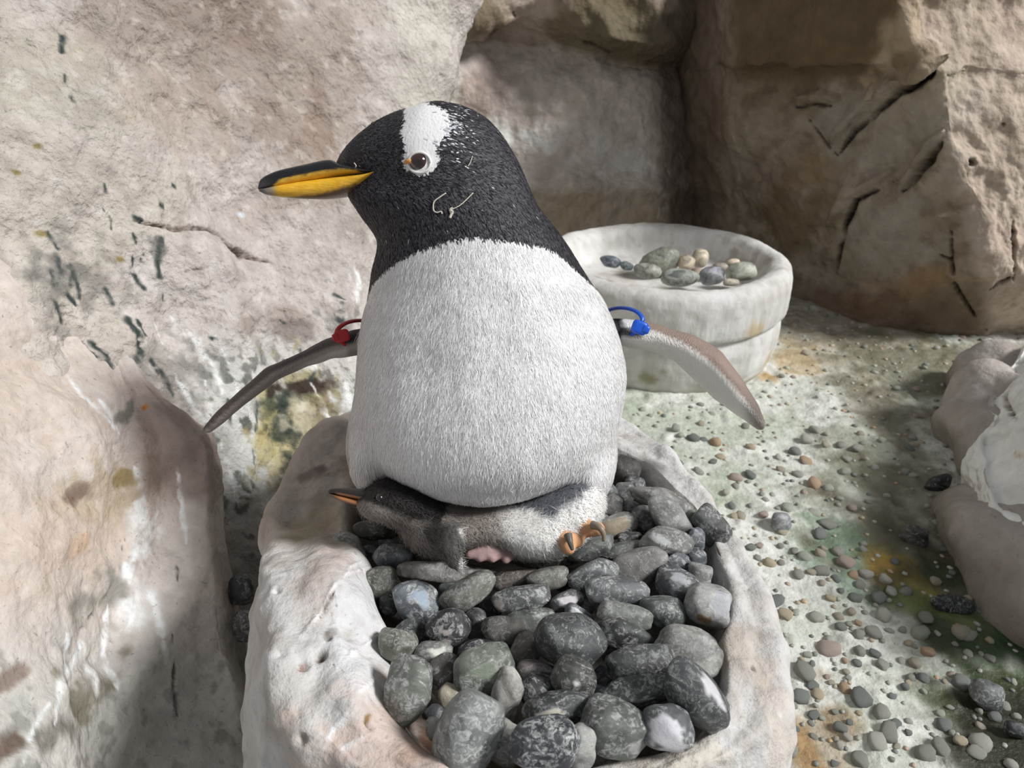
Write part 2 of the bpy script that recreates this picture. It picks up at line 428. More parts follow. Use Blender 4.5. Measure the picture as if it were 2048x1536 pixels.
def paint(p, V, N):
    px, py = p.px, p.py
    n1 = fbm(V * 5, 4, seed=11); n2 = fbm(V * 18, 4, seed=12); n3 = fbm(V * 60, 3, seed=13)
    p.c[:] = (197, 187, 181)
    p.mix(0.6 * sstep(-0.1, 0.7, n1), (192, 180, 166))
    p.mix(0.35 * sstep(0.1, 0.6, n2), (216, 208, 203))
    # the brown weathered zone high in the middle, its edges broken
    for x, y, rx, ry, am, c in [(430, 60, .16, .20, .75, (152, 136, 124)), (600, 150, .13, .20, .6, (154, 138, 125)), (330, 190, .09, .10, .5, (172, 152, 136)),
                                (620, 330, .10, .12, .4, (158, 140, 124)), (480, 250, .12, .12, .35, (166, 146, 132)), (640, 260, .03, .09, .5, (140, 116, 98)),
                                (455, 20, .05, .10, .45, (134, 110, 94)), (690, 60, .08, .16, .4, (160, 142, 126))]:
        p.blob(x, y, rx, ry, c, am, noise=.7, nscale=14, seed=x)
    p.blob(840, 120, .09, .30, (205, 198, 184), .8, noise=.4, nscale=10, seed=5)
    p.blob(60, 300, .12, .2, (196, 186, 168), .5, noise=.7, nscale=12, seed=6)
    p.blob(40, 150, .10, .06, (176, 170, 150), .5, noise=.8, nscale=24, seed=8)
    p.blob(360, 250, .05, .05, (190, 166, 144), .4, noise=.8, nscale=30, seed=7)
    p.blob(720, 420, .09, .05, (150, 136, 124), .6, noise=.8, nscale=22, seed=17)
    p.blob(690, 470, .07, .03, (150, 140, 128), .5, noise=.8, nscale=22, seed=18)
    p.mix(0.45 * sstep(0.15, 0.7, n3 + .3 * n2), (156, 143, 133))
    p.mix(0.35 * sstep(0.1, 0.6, -n1 + .5 * n2), (172, 160, 152))
    p.mix(0.3 * sstep(0.3, 0.7, -n3), (226, 220, 214))
    # grey white washed foot of the wall
    foot = sstep(600, 780, py + 60 * n1) * sstep(330, 480, px)
    p.mix(0.75 * foot, (206, 208, 204))
    p.mix(0.55 * foot * sstep(0.0, 0.5, n2), (150, 152, 146))
    p.mix(0.7 * foot * sstep(0.25, 0.55, n3 + .3 * n2), (70, 72, 66))
    p.blob(570, 640, .07, .03, (150, 134, 122), .6, noise=.8, nscale=26, seed=19)
    p.blob(590, 660, .03, .02, (110, 98, 92), .6, noise=.8, nscale=40, seed=20)
    # yellow green algae patch with a near-black hollow
    for x, y, rx, ry, c, am in [(600, 850, .055, .10, (150, 138, 92), .8), (560, 900, .02, .06, (196, 180, 130), .7), (530, 850, .012, .07, (176, 160, 96), .7),
                                (545, 800, .022, .03, (54, 62, 50), .8), (600, 775, .05, .014, (52, 40, 30), .9), (640, 770, .03, .012, (58, 44, 34), .8),
                                (570, 850, .014, .05, (44, 54, 46), .85), (585, 890, .018, .03, (50, 58, 50), .8), (640, 860, .025, .07, (128, 112, 84), .7),
                                (595, 830, .02, .03, (206, 196, 168), .6), (660, 910, .04, .03, (96, 84, 66), .7)]:
        p.blob(x, y, rx, ry, c, am, noise=.7, nscale=55, seed=x + y)
    # wall darker towards its foot, above the nest
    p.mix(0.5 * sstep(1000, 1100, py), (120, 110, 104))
    # cracks
    dk = (84, 66, 56)
    p.line([(268, 442), (300, 450), (350, 457), (405, 456), (440, 470), (465, 496), (500, 512), (540, 524), (580, 536)], .0075, dk, .95, .008, seed=1)
    p.line([(440, 472), (468, 500), (500, 514), (530, 520)], .016, (96, 74, 62), .9, .008, seed=2)
    p.line([(560, 532), (610, 546), (650, 562)], .003, (150, 130, 116), .8, .003, seed=3)
    p.line([(366, 543), (392, 538), (420, 533)], .004, (92, 80, 70), .9, .003, seed=4)
    # near-black lichen streaks
    gk = (52, 62, 60)
    for pts, wd in [([(270, 436), (284, 442)], .008), ([(268, 465), (272, 485)], .005), ([(312, 470), (318, 490), (314, 520), (316, 555)], .008),
                    ([(322, 480), (318, 500)], .009), ([(265, 515), (268, 540)], .004), ([(285, 510), (282, 522)], .005), ([(262, 535), (272, 560), (286, 576)], .006),
                    ([(205, 415), (222, 440), (224, 460)], .003), ([(208, 370), (210, 385)], .005), ([(320, 408), (328, 415)], .007), ([(346, 370), (348, 374)], .005),
                    ([(98, 466), (112, 485)], .006), ([(106, 486), (116, 498)], .005), ([(115, 515), (122, 540), (118, 560), (108, 570)], .008), ([(140, 530), (152, 560), (158, 595)], .006),
                    ([(146, 545), (140, 570)], .006), ([(100, 545), (110, 570)], .005), ([(110, 600), (122, 640), (126, 655)], .005), ([(135, 590), (150, 610)], .006),
                    ([(208, 580), (222, 605)], .006), ([(254, 640), (276, 665), (280, 700), (276, 715)], .009), ([(275, 640), (290, 670)], .005), ([(262, 655), (282, 672)], .007),
                    ([(142, 705), (158, 735)], .009), ([(165, 690), (195, 715)], .005), ([(180, 685), (215, 715), (222, 740)], .007), ([(155, 680), (170, 695)], .004),
                    ([(125, 75), (124, 110)], .007), ([(128, 150), (128, 165)], .004), ([(145, 195), (148, 205)], .005), ([(424, 674), (430, 680)], .006), ([(325, 590), (326, 600)], .004),
                    ([(560, 640), (570, 648)], .005), ([(455, 800), (460, 850)], .005), ([(515, 820), (512, 860)], .004), ([(505, 900), (508, 930)], .004),
                    ([(690, 610), (680, 640)], .012), ([(670, 630), (690, 650)], .010), ([(668, 590), (690, 600)], .007), ([(600, 700), (606, 720)], .005), ([(570, 720), (560, 740)], .007), ([(630, 740), (620, 760)], .006),
                    ([(320, 740), (345, 790)], .006), ([(300, 720), (315, 745)], .006)]:
        p.line(pts, wd * 1.25, gk, 1.1, wob=.7, seed=int(pts[0][0]), taper=False)
    for (x, y, rx, ry, am) in [(150, 570, .03, .06, .35), (130, 545, .03, .03, .45), (315, 500, .008, .014, .6), (680, 640, .03, .03, .45), (330, 760, .05, .05, .35)]:
        p.blob(x, y, rx, ry, (92, 92, 88), am, noise=.9, nscale=60, seed=x)
    for x, y, r in [(78, 293, .006), (83, 468, .005), (240, 519, .005), (32, 345, .004)]:
        p.blob(x, y, r, r, (138, 122, 66), .9, noise=.3, nscale=80, seed=x)
    p.blob(481, 431, .006, .005, (214, 222, 230), .9, noise=.3, seed=3)
    # white guano runs
    wt = (236, 238, 238)
    for pts, wd in [([(340, 632), (370, 665), (400, 695), (420, 720)], .014), ([(375, 660), (405, 700), (440, 760), (450, 800)], .009), ([(430, 672), (448, 700), (460, 730)], .006),
                    ([(310, 645), (325, 690)], .004), ([(348, 745), (380, 800), (420, 855)], .008), ([(412, 760), (420, 810), (418, 860)], .006), ([(708, 520), (716, 560), (712, 610)], .010),
                    ([(716, 540), (722, 580)], .007), ([(700, 545), (706, 600)], .005), ([(620, 760), (650, 820), (680, 870)], .010), ([(655, 780), (690, 850)], .012), ([(690, 760), (700, 820)], .012),
                    ([(440, 880), (460, 950), (480, 1020)], .008), ([(470, 760), (500, 840)], .007), ([(480, 930), (500, 980)], .012), ([(600, 730), (640, 735)], .012)]:
        p.line(pts, wd * 1.5, wt, .85, wob=.6, seed=int(pts[0][1]))
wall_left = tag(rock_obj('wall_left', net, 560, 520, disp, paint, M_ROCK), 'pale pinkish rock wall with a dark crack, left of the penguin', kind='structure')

# ---- lower-left boulder bulging out of the wall, with the shaded hollow on its right
net = []
rows = [(470, [(-450, .58), (-150, .68), (0, .75), (120, .825), (170, .855), (200, .87), (220, .88), (240, .89), (250, .91), (255, .97)]),
        (600, [(-450, .553), (-150, .652), (0, .714), (120, .79), (170, .822), (200, .84), (220, .855), (240, .87), (250, .89), (255, .95)]),
        (720, [(-450, .535), (-150, .632), (0, .688), (120, .76), (180, .798), (225, .82), (240, .825), (255, .83), (265, .85), (272, .95)]),
        (800, [(-450, .50), (-150, .595), (0, .65), (130, .715), (205, .765), (252, .80), (285, .80), (312, .81), (335, .83), (345, .98)]),
        (880, [(-450, .48), (-150, .57), (0, .62), (140, .69), (220, .745), (272, .79), (320, .785), (380, .79), (425, .82), (440, 1.0)]),
        (1000, [(-450, .46), (-150, .55), (0, .595), (130, .655), (215, .72), (264, .77), (320, .765), (385, .77), (434, .80), (450, .98)]),
        (1150, [(-450, .44), (-150, .52), (0, .565), (120, .62), (200, .69), (245, .73), (315, .74), (390, .755), (452, .785), (470, .95)]),
        (1300, [(-450, .42), (-150, .50), (0, .54), (110, .59), (175, .65), (218, .69), (310, .715), (400, .735), (482, .765), (500, .90)]),
        (1450, [(-450, .40), (-150, .475), (0, .515), (110, .56), (165, .61), (208, .65), (310, .685), (410, .71), (512, .74), (530, .86)]),
        (1680, [(-450, .38), (-150, .45), (0, .48), (110, .52), (160, .56), (205, .60), (320, .64), (430, .66), (545, .69), (565, .80)])]
for y, r in rows: net.append([(-1400, y, r[0][1] * .82)] + [(x, y, d) for x, d in r])
def disp(V):
    return 0.012 * fbm(V * 6, 3, seed=21) + 0.005 * fbm(V * 20, 3, seed=22) + 0.0016 * fbm(V * 60, 2, seed=23)
def paint(p, V, N):
    px, py = p.px, p.py
    n1 = fbm(V * 7, 4, seed=31); n2 = fbm(V * 22, 4, seed=32); n3 = fbm(V * 70, 3, seed=33)
    cre = np.interp(py, [600, 720, 800, 880, 1000, 1150, 1300, 1450, 1680], [220, 228, 252, 272, 264, 245, 218, 208, 205])
    p.c[:] = (200, 186, 176)
    p.mix(0.5 * sstep(0, .6, n1), (194, 178, 167))
    p.mix(0.4 * sstep(.1, .6, n2), (208, 200, 194))
    p.mix(0.28 * sstep(.2, .7, n3), (184, 164, 146))
    hol = sstep(-30, 50, px - cre + 20 * n2)
    p.mix(0.85 * hol, (196, 186, 180))
    p.mix(0.5 * hol * sstep(-.1, .5, n1), (150, 134, 124))
    low = sstep(1150, 1420, py + 100 * n1)
    p.mix(0.6 * low, (186, 188, 182))
    p.mix(0.4 * low * sstep(0, .5, n2), (150, 152, 144))
    brn = hol * sstep(720, 780, py) * sstep(1020, 960, py + 40 * n2)
    p.mix(0.75 * brn, (146, 126, 116))  # brown stain, with part of the penguin's shadow painted in
    p.mix(0.35 * low * sstep(.3, .6, n3 + .5 * n2), (96, 96, 86))
    for x, y, rx, ry, c, am in [(60, 780, .07, .06, (192, 172, 156), .4), (150, 1070, .03, .06, (194, 168, 146), .35), (215, 1000, .012, .05, (170, 148, 112), .5), (155, 1090, .012, .012, (196, 156, 116), .5),
                                (30, 1080, .05, .04, (200, 180, 166), .4), (288, 815, .006, .006, (190, 110, 40), .95), (141, 998, .004, .004, (176, 110, 60), .9), (158, 990, .007, .012, (110, 90, 78), .8),
                                (250, 830, .004, .015, (80, 84, 76), .6), (10, 1500, .006, .012, (90, 64, 50), .7), (10, 1360, .006, .012, (110, 84, 70), .6), (255, 955, .01, .012, (140, 116, 60), .7),
                                (150, 1400, .008, .04, (96, 88, 66), .7), (130, 1450, .007, .03, (88, 82, 70), .6), (240, 1160, .008, .04, (110, 110, 100), .6), (215, 1330, .05, .02, (150, 140, 140), .3)]:
        p.blob(x, y, rx, ry, c, am, noise=.6, nscale=60, seed=x + y)
    wt = (232, 236, 238)
    for pts, wd in [([(130, 745), (160, 790), (225, 850), (240, 870)], .006), ([(195, 795), (230, 860)], .008), ([(268, 935), (278, 960), (285, 1010), (288, 1040)], .011), ([(262, 1000), (290, 1060), (300, 1120)], .028), ([(250, 1120), (262, 1200), (270, 1280)], .020),
                    ([(285, 1130), (305, 1200), (318, 1250), (325, 1280)], .010), ([(325, 1280), (330, 1330)], .006), ([(170, 1260), (150, 1320), (125, 1370), (110, 1450)], .010),
                    ([(215, 1210), (208, 1270), (205, 1310), (225, 1350), (235, 1380)], .010), ([(170, 1290), (180, 1340), (195, 1400)], .010), ([(132, 1265), (130, 1330)], .006),
                    ([(100, 1400), (60, 1480), (40, 1536)], .006), ([(355, 930), (362, 1000), (370, 1060), (372, 1090)], .005), ([(320, 1020), (270, 1100), (255, 1180)], .006)]:
        p.line(pts, wd * 1.5, wt, .85, wob=.6, seed=int(pts[0][1]) + 2)
    for pts, wd in [([(250, 1080), (215, 1190), (160, 1260)], .003), ([(345, 1270), (350, 1400), (355, 1430)], .005), ([(352, 1130), (355, 1160)], .004), ([(240, 730), (300, 765), (335, 800), (420, 865)], .003)]:
        p.line(pts, wd, (70, 60, 54), .8, .003, seed=int(pts[0][1]) + 4)
bul = rock_obj('rock_bulge', net, 320, 320, disp, paint, M_BULGE, wall_left)
bul['label'] = 'smoother boulder bulge at the foot of the left wall with white drip streaks'

# ---- back wall of the alcove under an overhang
net = []
xs = [760, 880, 1000, 1100, 1170, 1240, 1300, 1350, 1430]
sh = [0, 0, -6, 0, 18, 42, 48, 50, 60]
for y, d in [(-160, 1.74), (-60, 1.78), (20, 1.815), (52, 1.85), (68, 1.905), (86, 1.955), (160, 1.95), (250, 1.97), (330, 1.985), (372, 1.965), (410, 1.99), (480, 2.01), (560, 2.03), (680, 2.08)]:
    row = []
    for k, (x, s) in enumerate(zip(xs, sh)):
        yy = y + s if 0 <= y < 120 else y
        dd = d + [-.12, -.06, 0, 0.01, 0.0, .01, .02, .06, .22][k]
        row.append((x, yy, dd))
    net.append(row)
def disp(V):
    px, py, d = proj(V)
    up = sstep(110, 60, py)
    return (0.012 + 0.03 * up) * fbm(V * 7, 3, seed=41) + 0.008 * fbm(V * 18, 3, seed=42) + 0.0015 * fbm(V * 60, 2, seed=43)
def paint(p, V, N):
    px, py = p.px, p.py
    n1 = fbm(V * 4, 4, seed=51); n2 = fbm(V * np.array([22, 22, 5.0]), 4, seed=52); n3 = fbm(V * 40, 3, seed=53)
    p.c[:] = (208, 196, 185)
    p.mix(.5 * sstep(0, .6, n1), (186, 172, 164))
    p.mix(.35 * sstep(.0, .6, n2), (168, 158, 144))
    p.mix(.3 * sstep(.2, .6, n3), (172, 158, 146))
    low = sstep(365, 400, py)
    p.mix(.6 * low, (188, 166, 136))
    p.mix(.5 * low * sstep(0, .5, n2), (184, 162, 128))
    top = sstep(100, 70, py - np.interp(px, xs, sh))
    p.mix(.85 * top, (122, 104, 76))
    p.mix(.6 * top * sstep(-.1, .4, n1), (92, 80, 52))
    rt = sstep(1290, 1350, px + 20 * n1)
    p.mix(.7 * rt, (104, 88, 76))  # right corner of the alcove darkened in colour for its shade
    p.blob(1050, 15, .11, .07, (196, 176, 160), .9, noise=.4, nscale=14, seed=3)
    p.blob(960, 190, .05, .12, (150, 124, 112), .6, noise=.7, nscale=20, seed=4)
    p.blob(980, 160, .07, .10, (186, 160, 150), .5, noise=.6, nscale=14, seed=5)
    p.blob(1250, 60, .2, .05, (120, 112, 92), .4, noise=.6, nscale=16, seed=6)
    p.blob(1330, 5, .08, .03, (176, 160, 140), .5, noise=.6, nscale=20, seed=7)
    for x, y, rx, ry, am in [(1010, 265, .05, .035, .9), (1050, 280, .07, .03, .9), (1100, 290, .06, .05, .8), (1190, 305, .06, .045, .5), (1265, 320, .06, .04, .75), (1150, 270, .08, .03, .4), (1290, 345, .03, .03, .6), (1325, 420, .02, .06, .45)]:
        p.blob(x, y, rx, ry, (222, 220, 214), am, noise=1.0, nscale=26, seed=x)
    for pts, wd in [([(1318, 410), (1316, 440)], .008), ([(1360, 430), (1375, 470)], .01), ([(1075, 240), (1068, 260)], .006), ([(1330, 320), (1345, 360)], .008)]:
        p.line(pts, wd, (220, 214, 208), .7, wob=.8, seed=int(pts[0][0]))
    p.line([(1022, 5), (1030, 30), (1048, 52)], .008, (96, 76, 60), .9, .01, seed=1)
    p.line([(1165, 82), (1200, 95), (1228, 108)], .02, (60, 46, 38), .8, .03, seed=2)
    p.line([(1284, 242), (1290, 262)], .004, (60, 54, 46), .8, seed=5)
    p.line([(1095, 70), (1100, 100)], .004, (110, 92, 80), .6, seed=6)
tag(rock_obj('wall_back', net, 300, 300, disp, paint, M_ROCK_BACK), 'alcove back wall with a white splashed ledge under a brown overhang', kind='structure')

# ---- right rock mass: shaded brown left flank, sunlit right face, split by cracks
R_ = [(2120, 2420)]
net = []
rows = [(-60, [(1330, 2.0), (1404, 1.81), (1488, 1.62), (1600, 1.49), (1740, 1.38), (1798, 1.325), (1900, 1.34), (2100, 1.40), (2450, 1.48)]),
        (0, [(1330, 2.05), (1405, 1.85), (1490, 1.66), (1600, 1.52), (1740, 1.40), (1800, 1.345), (1900, 1.355), (2100, 1.42), (2450, 1.5)]),
        (128, [(1330, 2.1), (1392, 1.92), (1490, 1.69), (1600, 1.55), (1740, 1.425), (1850, 1.355), (1910, 1.365), (2100, 1.42), (2450, 1.5)]),
        (162, [(1330, 2.12), (1385, 1.96), (1480, 1.765), (1600, 1.62), (1740, 1.48), (1870, 1.375), (1915, 1.38), (2100, 1.43), (2450, 1.5)]),
        (300, [(1340, 2.15), (1400, 2.0), (1500, 1.79), (1620, 1.65), (1760, 1.525), (1895, 1.41), (1960, 1.415), (2120, 1.45), (2450, 1.52)]),
        (430, [(1370, 2.16), (1440, 2.02), (1530, 1.84), (1640, 1.695), (1780, 1.565), (1945, 1.45), (2000, 1.455), (2130, 1.48), (2450, 1.55)]),
        (550, [(1420, 2.15), (1500, 1.96), (1570, 1.86), (1660, 1.735), (1800, 1.61), (1965, 1.50), (2025, 1.495), (2130, 1.51), (2450, 1.56)]),
        (635, [(1440, 2.1), (1520, 1.90), (1585, 1.83), (1680, 1.735), (1800, 1.65), (1950, 1.57), (2030, 1.58), (2130, 1.58), (2450, 1.62)]),
        (690, [(1440, 2.1), (1520, 1.90), (1585, 1.83), (1680, 1.75), (1800, 1.68), (1950, 1.64), (2030, 1.66), (2130, 1.66), (2450, 1.7)]),
        (780, [(1440, 2.1), (1520, 1.90), (1585, 1.83), (1680, 1.75), (1800, 1.68), (1950, 1.64), (2030, 1.66), (2130, 1.66), (2450, 1.7)])]
for y, r in rows: net.append([(x, y, d) for x, d in r])
def disp(V):
    px, py, d = proj(V)
    ridge = np.interp(py, [-300, 0, 130, 300, 430, 550, 690], [1795, 1800, 1850, 1895, 1945, 1965, 1980])
    rt = sstep(-20, 60, px - ridge)
    return 0.022 * fbm(V * 5, 3, seed=61) + 0.010 * fbm(V * 14, 3, seed=62) + (0.002 + 0.006 * rt) * fbm(V * 36, 4, seed=63)
def paint(p, V, N):
    px, py = p.px, p.py
    n1 = fbm(V * 5, 4, seed=71); n2 = fbm(V * 14, 4, seed=72); n3 = fbm(V * 45, 3, seed=73)
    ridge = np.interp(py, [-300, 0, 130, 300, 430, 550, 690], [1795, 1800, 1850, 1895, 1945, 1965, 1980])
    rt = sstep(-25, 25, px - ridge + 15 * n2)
    p.c[:] = (150, 134, 113)  # the flank's own brown, darkened in colour for its shade
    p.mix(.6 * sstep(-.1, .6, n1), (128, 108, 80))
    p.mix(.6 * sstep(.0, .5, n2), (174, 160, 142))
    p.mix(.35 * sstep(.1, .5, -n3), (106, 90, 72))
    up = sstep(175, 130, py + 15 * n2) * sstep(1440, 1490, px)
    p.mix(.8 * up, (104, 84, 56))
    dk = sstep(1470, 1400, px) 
    p.mix(.6 * dk, (96, 78, 64))  # shade of the alcove corner painted onto the flank
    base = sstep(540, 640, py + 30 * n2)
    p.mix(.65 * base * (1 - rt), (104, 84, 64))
    p.mix(.9 * rt, (192, 172, 152))  # sunlit face painted lighter than the shaded flank
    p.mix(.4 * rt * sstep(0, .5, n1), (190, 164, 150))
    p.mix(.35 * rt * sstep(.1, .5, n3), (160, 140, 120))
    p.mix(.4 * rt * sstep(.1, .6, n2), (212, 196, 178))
    for x, y, rx, ry, c, am in [(1720, 230, .08, .07, (158, 152, 140), .7), (1770, 280, .10, .06, (164, 156, 142), .6), (1760, 500, .10, .10, (160, 152, 140), .7), (1850, 180, .10, .06, (172, 158, 136), .6), (1860, 110, .06, .05, (150, 128, 98), .7),
                                (1640, 330, .08, .05, (140, 116, 78), .5), (1560, 450, .07, .12, (120, 98, 66), .6), (1830, 570, .06, .04, (176, 130, 84), .5), (1750, 600, .12, .04, (120, 86, 62), .5),
                                (1500, 280, .03, .10, (168, 156, 136), .5), (1700, 60, .20, .10, (108, 88, 58), .5), (1820, 60, .04, .10, (196, 172, 140), .7), (1940, 240, .05, .08, (204, 188, 172), .5)]:
        p.blob(x, y, rx, ry, c, am, noise=.6, nscale=18, seed=x)
    dk = (46, 38, 32)
    for pts, wd, dp in [([(1872, 142), (1835, 165), (1800, 184), (1760, 219), (1710, 260), (1678, 310)], .011, .016), ([(1872, 142), (1835, 165), (1800, 186)], .016, .02), ([(1885, 284), (1860, 320), (1842, 340), (1806, 383)], .014, .016),
                        ([(1801, 355), (1747, 383), (1710, 401), (1690, 450), (1680, 500), (1674, 547)], .008, .014), ([(1715, 398), (1700, 425), (1692, 450)], .014, .016), ([(1906, 456), (1902, 510), (1911, 570), (1940, 620), (1974, 661)], .007, .012),
                        ([(1592, 214), (1630, 208), (1665, 210)], .006, .008), ([(2025, 440), (2029, 500), (2027, 560)], .008, .012), ([(1880, 510), (1905, 520)], .006, .008), ([(1620, 240), (1650, 280), (1675, 310)], .004, .006),
                        ([(1980, 580), (2010, 562), (2020, 555)], .007, .012), ([(2030, 215), (2010, 250)], .008, .012), ([(1940, 330), (1950, 320)], .014, .012)]:
        p.line(pts, wd * 1.5, dk, .95, dp * 1.2, wob=.3, seed=int(pts[0][0]))
    # broken ledges standing proud along the upper side of the larger cracks
    for pts, wd, dp in [([(1880, 120), (1840, 140), (1800, 160), (1750, 190), (1700, 235), (1660, 290)], .05, -.022), ([(1885, 262), (1850, 305), (1825, 345), (1790, 385)], .04, -.018), ([(1790, 338), (1740, 365), (1690, 390), (1660, 450)], .04, -.014), ([(1590, 196), (1640, 190), (1680, 196)], .03, -.012)]:
        p.line(pts, wd, (168, 156, 138), .35, dp, soft=.0, wob=.3, seed=int(pts[0][0]) + 1)
    for pts, wd in [([(1530, 440), (1545, 480), (1556, 506)], .010), ([(1470, 380), (1480, 410)], .006), ([(1440, 190), (1465, 270), (1475, 300)], .007), ([(1895, 275), (1915, 300), (1920, 330)], .014), ([(1880, 430), (1915, 425)], .01)]:
        p.line(pts, wd, (206, 194, 178), .6, wob=.8, seed=int(pts[0][1]))
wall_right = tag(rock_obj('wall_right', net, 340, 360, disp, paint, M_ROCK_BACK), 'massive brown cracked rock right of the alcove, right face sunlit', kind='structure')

# ---- gravel floor
nx, ny = 560, 560
gx = np.linspace(-0.62, 1.45, nx); gy = np.linspace(0.05, 2.35, ny)
# finer where the camera sees it
GX, GY = np.meshgrid(gx, gy, indexing='ij')
V = np.stack([GX, GY, np.zeros_like(GX)], -1).reshape(-1, 3)
def floor_h(V):
    Q = V * np.array([1, 1, 0.0])
    h = 0.006 * fbm(Q * 4, 3, seed=81) + 0.0035 * fbm(Q * 22, 3, seed=82)
    h += 0.0045 * np.maximum(0, fbm(Q * 48, 2, seed=83)) ** 1.2
    return h
V[:, 2] = floor_h(V)
fc = grid_faces(nx, ny)
p = Paint(V, (212, 213, 206))
n1 = fbm(V * 5, 4, seed=91); n2 = fbm((V @ np.array(Matrix.Rotation(0.5, 3, 'Z'))) * np.array([7, 26, 1.0]), 4, seed=92); n3 = fbm(V * 70, 3, seed=93)
px, py = p.px, p.py
p.mix(.6 * sstep(-.1, .5, n2), (190, 196, 180))
p.mix(.6 * sstep(.1, .6, n1), (178, 186, 168))
p.mix(.5 * sstep(.1, .5, -n2), (228, 228, 223))
p.mix(.35 * sstep(.2, .6, n3), (130, 132, 116))
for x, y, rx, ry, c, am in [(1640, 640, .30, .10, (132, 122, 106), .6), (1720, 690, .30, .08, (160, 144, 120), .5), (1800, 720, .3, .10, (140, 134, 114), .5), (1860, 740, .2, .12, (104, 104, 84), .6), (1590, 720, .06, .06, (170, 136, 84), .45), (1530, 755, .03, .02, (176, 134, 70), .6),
                            (1350, 980, .16, .05, (168, 178, 156), .6), (1300, 870, .2, .06, (160, 172, 150), .5), (1480, 850, .2, .04, (176, 184, 166), .5), (1720, 900, .08, .10, (122, 124, 104), .5), (1780, 830, .09, .10, (98, 90, 72), .6),  # dark browns left of the boulder: its shadow painted in, plus wet
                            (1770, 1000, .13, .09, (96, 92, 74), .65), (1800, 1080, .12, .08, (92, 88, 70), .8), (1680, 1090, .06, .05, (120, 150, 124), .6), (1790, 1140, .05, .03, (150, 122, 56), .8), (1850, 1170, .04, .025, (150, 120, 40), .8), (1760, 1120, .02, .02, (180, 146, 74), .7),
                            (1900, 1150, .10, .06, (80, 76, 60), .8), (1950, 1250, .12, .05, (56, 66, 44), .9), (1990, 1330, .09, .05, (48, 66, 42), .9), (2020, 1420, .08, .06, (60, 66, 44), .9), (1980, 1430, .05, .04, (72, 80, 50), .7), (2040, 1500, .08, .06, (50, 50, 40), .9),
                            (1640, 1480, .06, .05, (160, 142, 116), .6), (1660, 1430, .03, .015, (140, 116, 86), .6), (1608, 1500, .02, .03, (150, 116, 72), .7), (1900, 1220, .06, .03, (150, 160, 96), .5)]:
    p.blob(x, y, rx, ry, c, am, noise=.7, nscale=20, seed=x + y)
wet = np.zeros(len(V))
q = sstep(1600, 1800, px + 0.5 * (py - 1000)) * sstep(950, 1150, py)
wet = np.clip(q * sstep(-.4, .2, n1) + .5 * sstep(1560, 1640, py * 0 + px) * sstep(760, 640, py), 0, 1)
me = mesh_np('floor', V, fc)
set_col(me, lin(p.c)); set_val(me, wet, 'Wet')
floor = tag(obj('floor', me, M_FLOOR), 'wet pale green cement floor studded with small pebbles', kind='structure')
FLOOR_C = p
# ------------------------------------------------------------------ implicit surfaces (bodies and boulders as one continuous skin)
def surface_net(Fv, origin, h):
    nx, ny, nz = Fv.shape
    s = Fv < 0
    def sl(a, i, j, k): return a[i:nx - 1 + i, j:ny - 1 + j, k:nz - 1 + k]
    cnt = sum(sl(s, i, j, k).astype(np.int8) for i in (0, 1) for j in (0, 1) for k in (0, 1))
    act = (cnt > 0) & (cnt < 8)
    ids = np.full(act.shape, -1, np.int64)
    A = np.argwhere(act); ids[act] = np.arange(len(A))
    acc = np.zeros((len(A), 3)); num = np.zeros(len(A))
    corner = [(i, j, k) for i in (0, 1) for j in (0, 1) for k in (0, 1)]
    for c0 in corner:
        for ax in range(3):
            if c0[ax]: continue
            c1 = list(c0); c1[ax] = 1
            f0 = Fv[A[:, 0] + c0[0], A[:, 1] + c0[1], A[:, 2] + c0[2]]
            f1 = Fv[A[:, 0] + c1[0], A[:, 1] + c1[1], A[:, 2] + c1[2]]
            m = (f0 < 0) != (f1 < 0)
            t = f0[m] / (f0[m] - f1[m])
            q = np.tile(np.array(c0, float), (m.sum(), 1)); q[:, ax] = t
            acc[m] += q; num[m] += 1
    V = (A + acc / num[:, None]) * h + origin
    faces = []
    for ax in range(3):
        a1, a2 = (ax + 1) % 3, (ax + 2) % 3
        lo = [slice(1, -1)] * 3; lo[ax] = slice(0, -1)
        hi = [slice(1, -1)] * 3; hi[ax] = slice(1, None)
        s0, s1 = s[tuple(lo)], s[tuple(hi)]
        E = np.argwhere(s0 != s1)
        if not len(E): continue
        fl = s0[tuple(E.T)]
        E = E + np.array([0 if k == ax else 1 for k in range(3)])
        def idx(d1, d2):
            q = E.copy(); q[:, a1] -= d1; q[:, a2] -= d2
            return ids[q[:, 0], q[:, 1], q[:, 2]]
        Q = np.stack([idx(1, 1), idx(0, 1), idx(0, 0), idx(1, 0)], 1)
        Q[~fl] = Q[~fl][:, ::-1]
        faces.append(Q)
    fc = np.concatenate(faces)
    fc = fc[(fc >= 0).all(1)]
    N = vert_normals(V, fc)
    if np.mean(np.einsum('ij,ij->i', N, V - V.mean(0))) < 0: fc = fc[:, ::-1]
    return V, fc

def laplace(V, fc, it=2, lam=0.5):
    E = np.concatenate([fc[:, [0, 1]], fc[:, [1, 2]], fc[:, [2, 3]], fc[:, [3, 0]]])
    E = np.concatenate([E, E[:, ::-1]])
    deg = np.maximum(np.bincount(E[:, 0], minlength=len(V)), 1)
    for _ in range(it):
        A = np.stack([np.bincount(E[:, 0], V[E[:, 1], k], len(V)) for k in range(3)], 1) / deg[:, None]
        V = V + lam * (A - V)
    return V

def camc(px, py, d):
    return np.array([(px - 1024) / F * d, -(py - 768) / F * d, d])

def c2w(V):
    return CAM + V[:, :1] * RIGHT + V[:, 1:2] * UP + V[:, 2:3] * FWD

def smin(a, b, k):
    h = np.clip(0.5 + 0.5 * (b - a) / k, 0, 1)
    return b * (1 - h) + a * h - k * h * (1 - h)

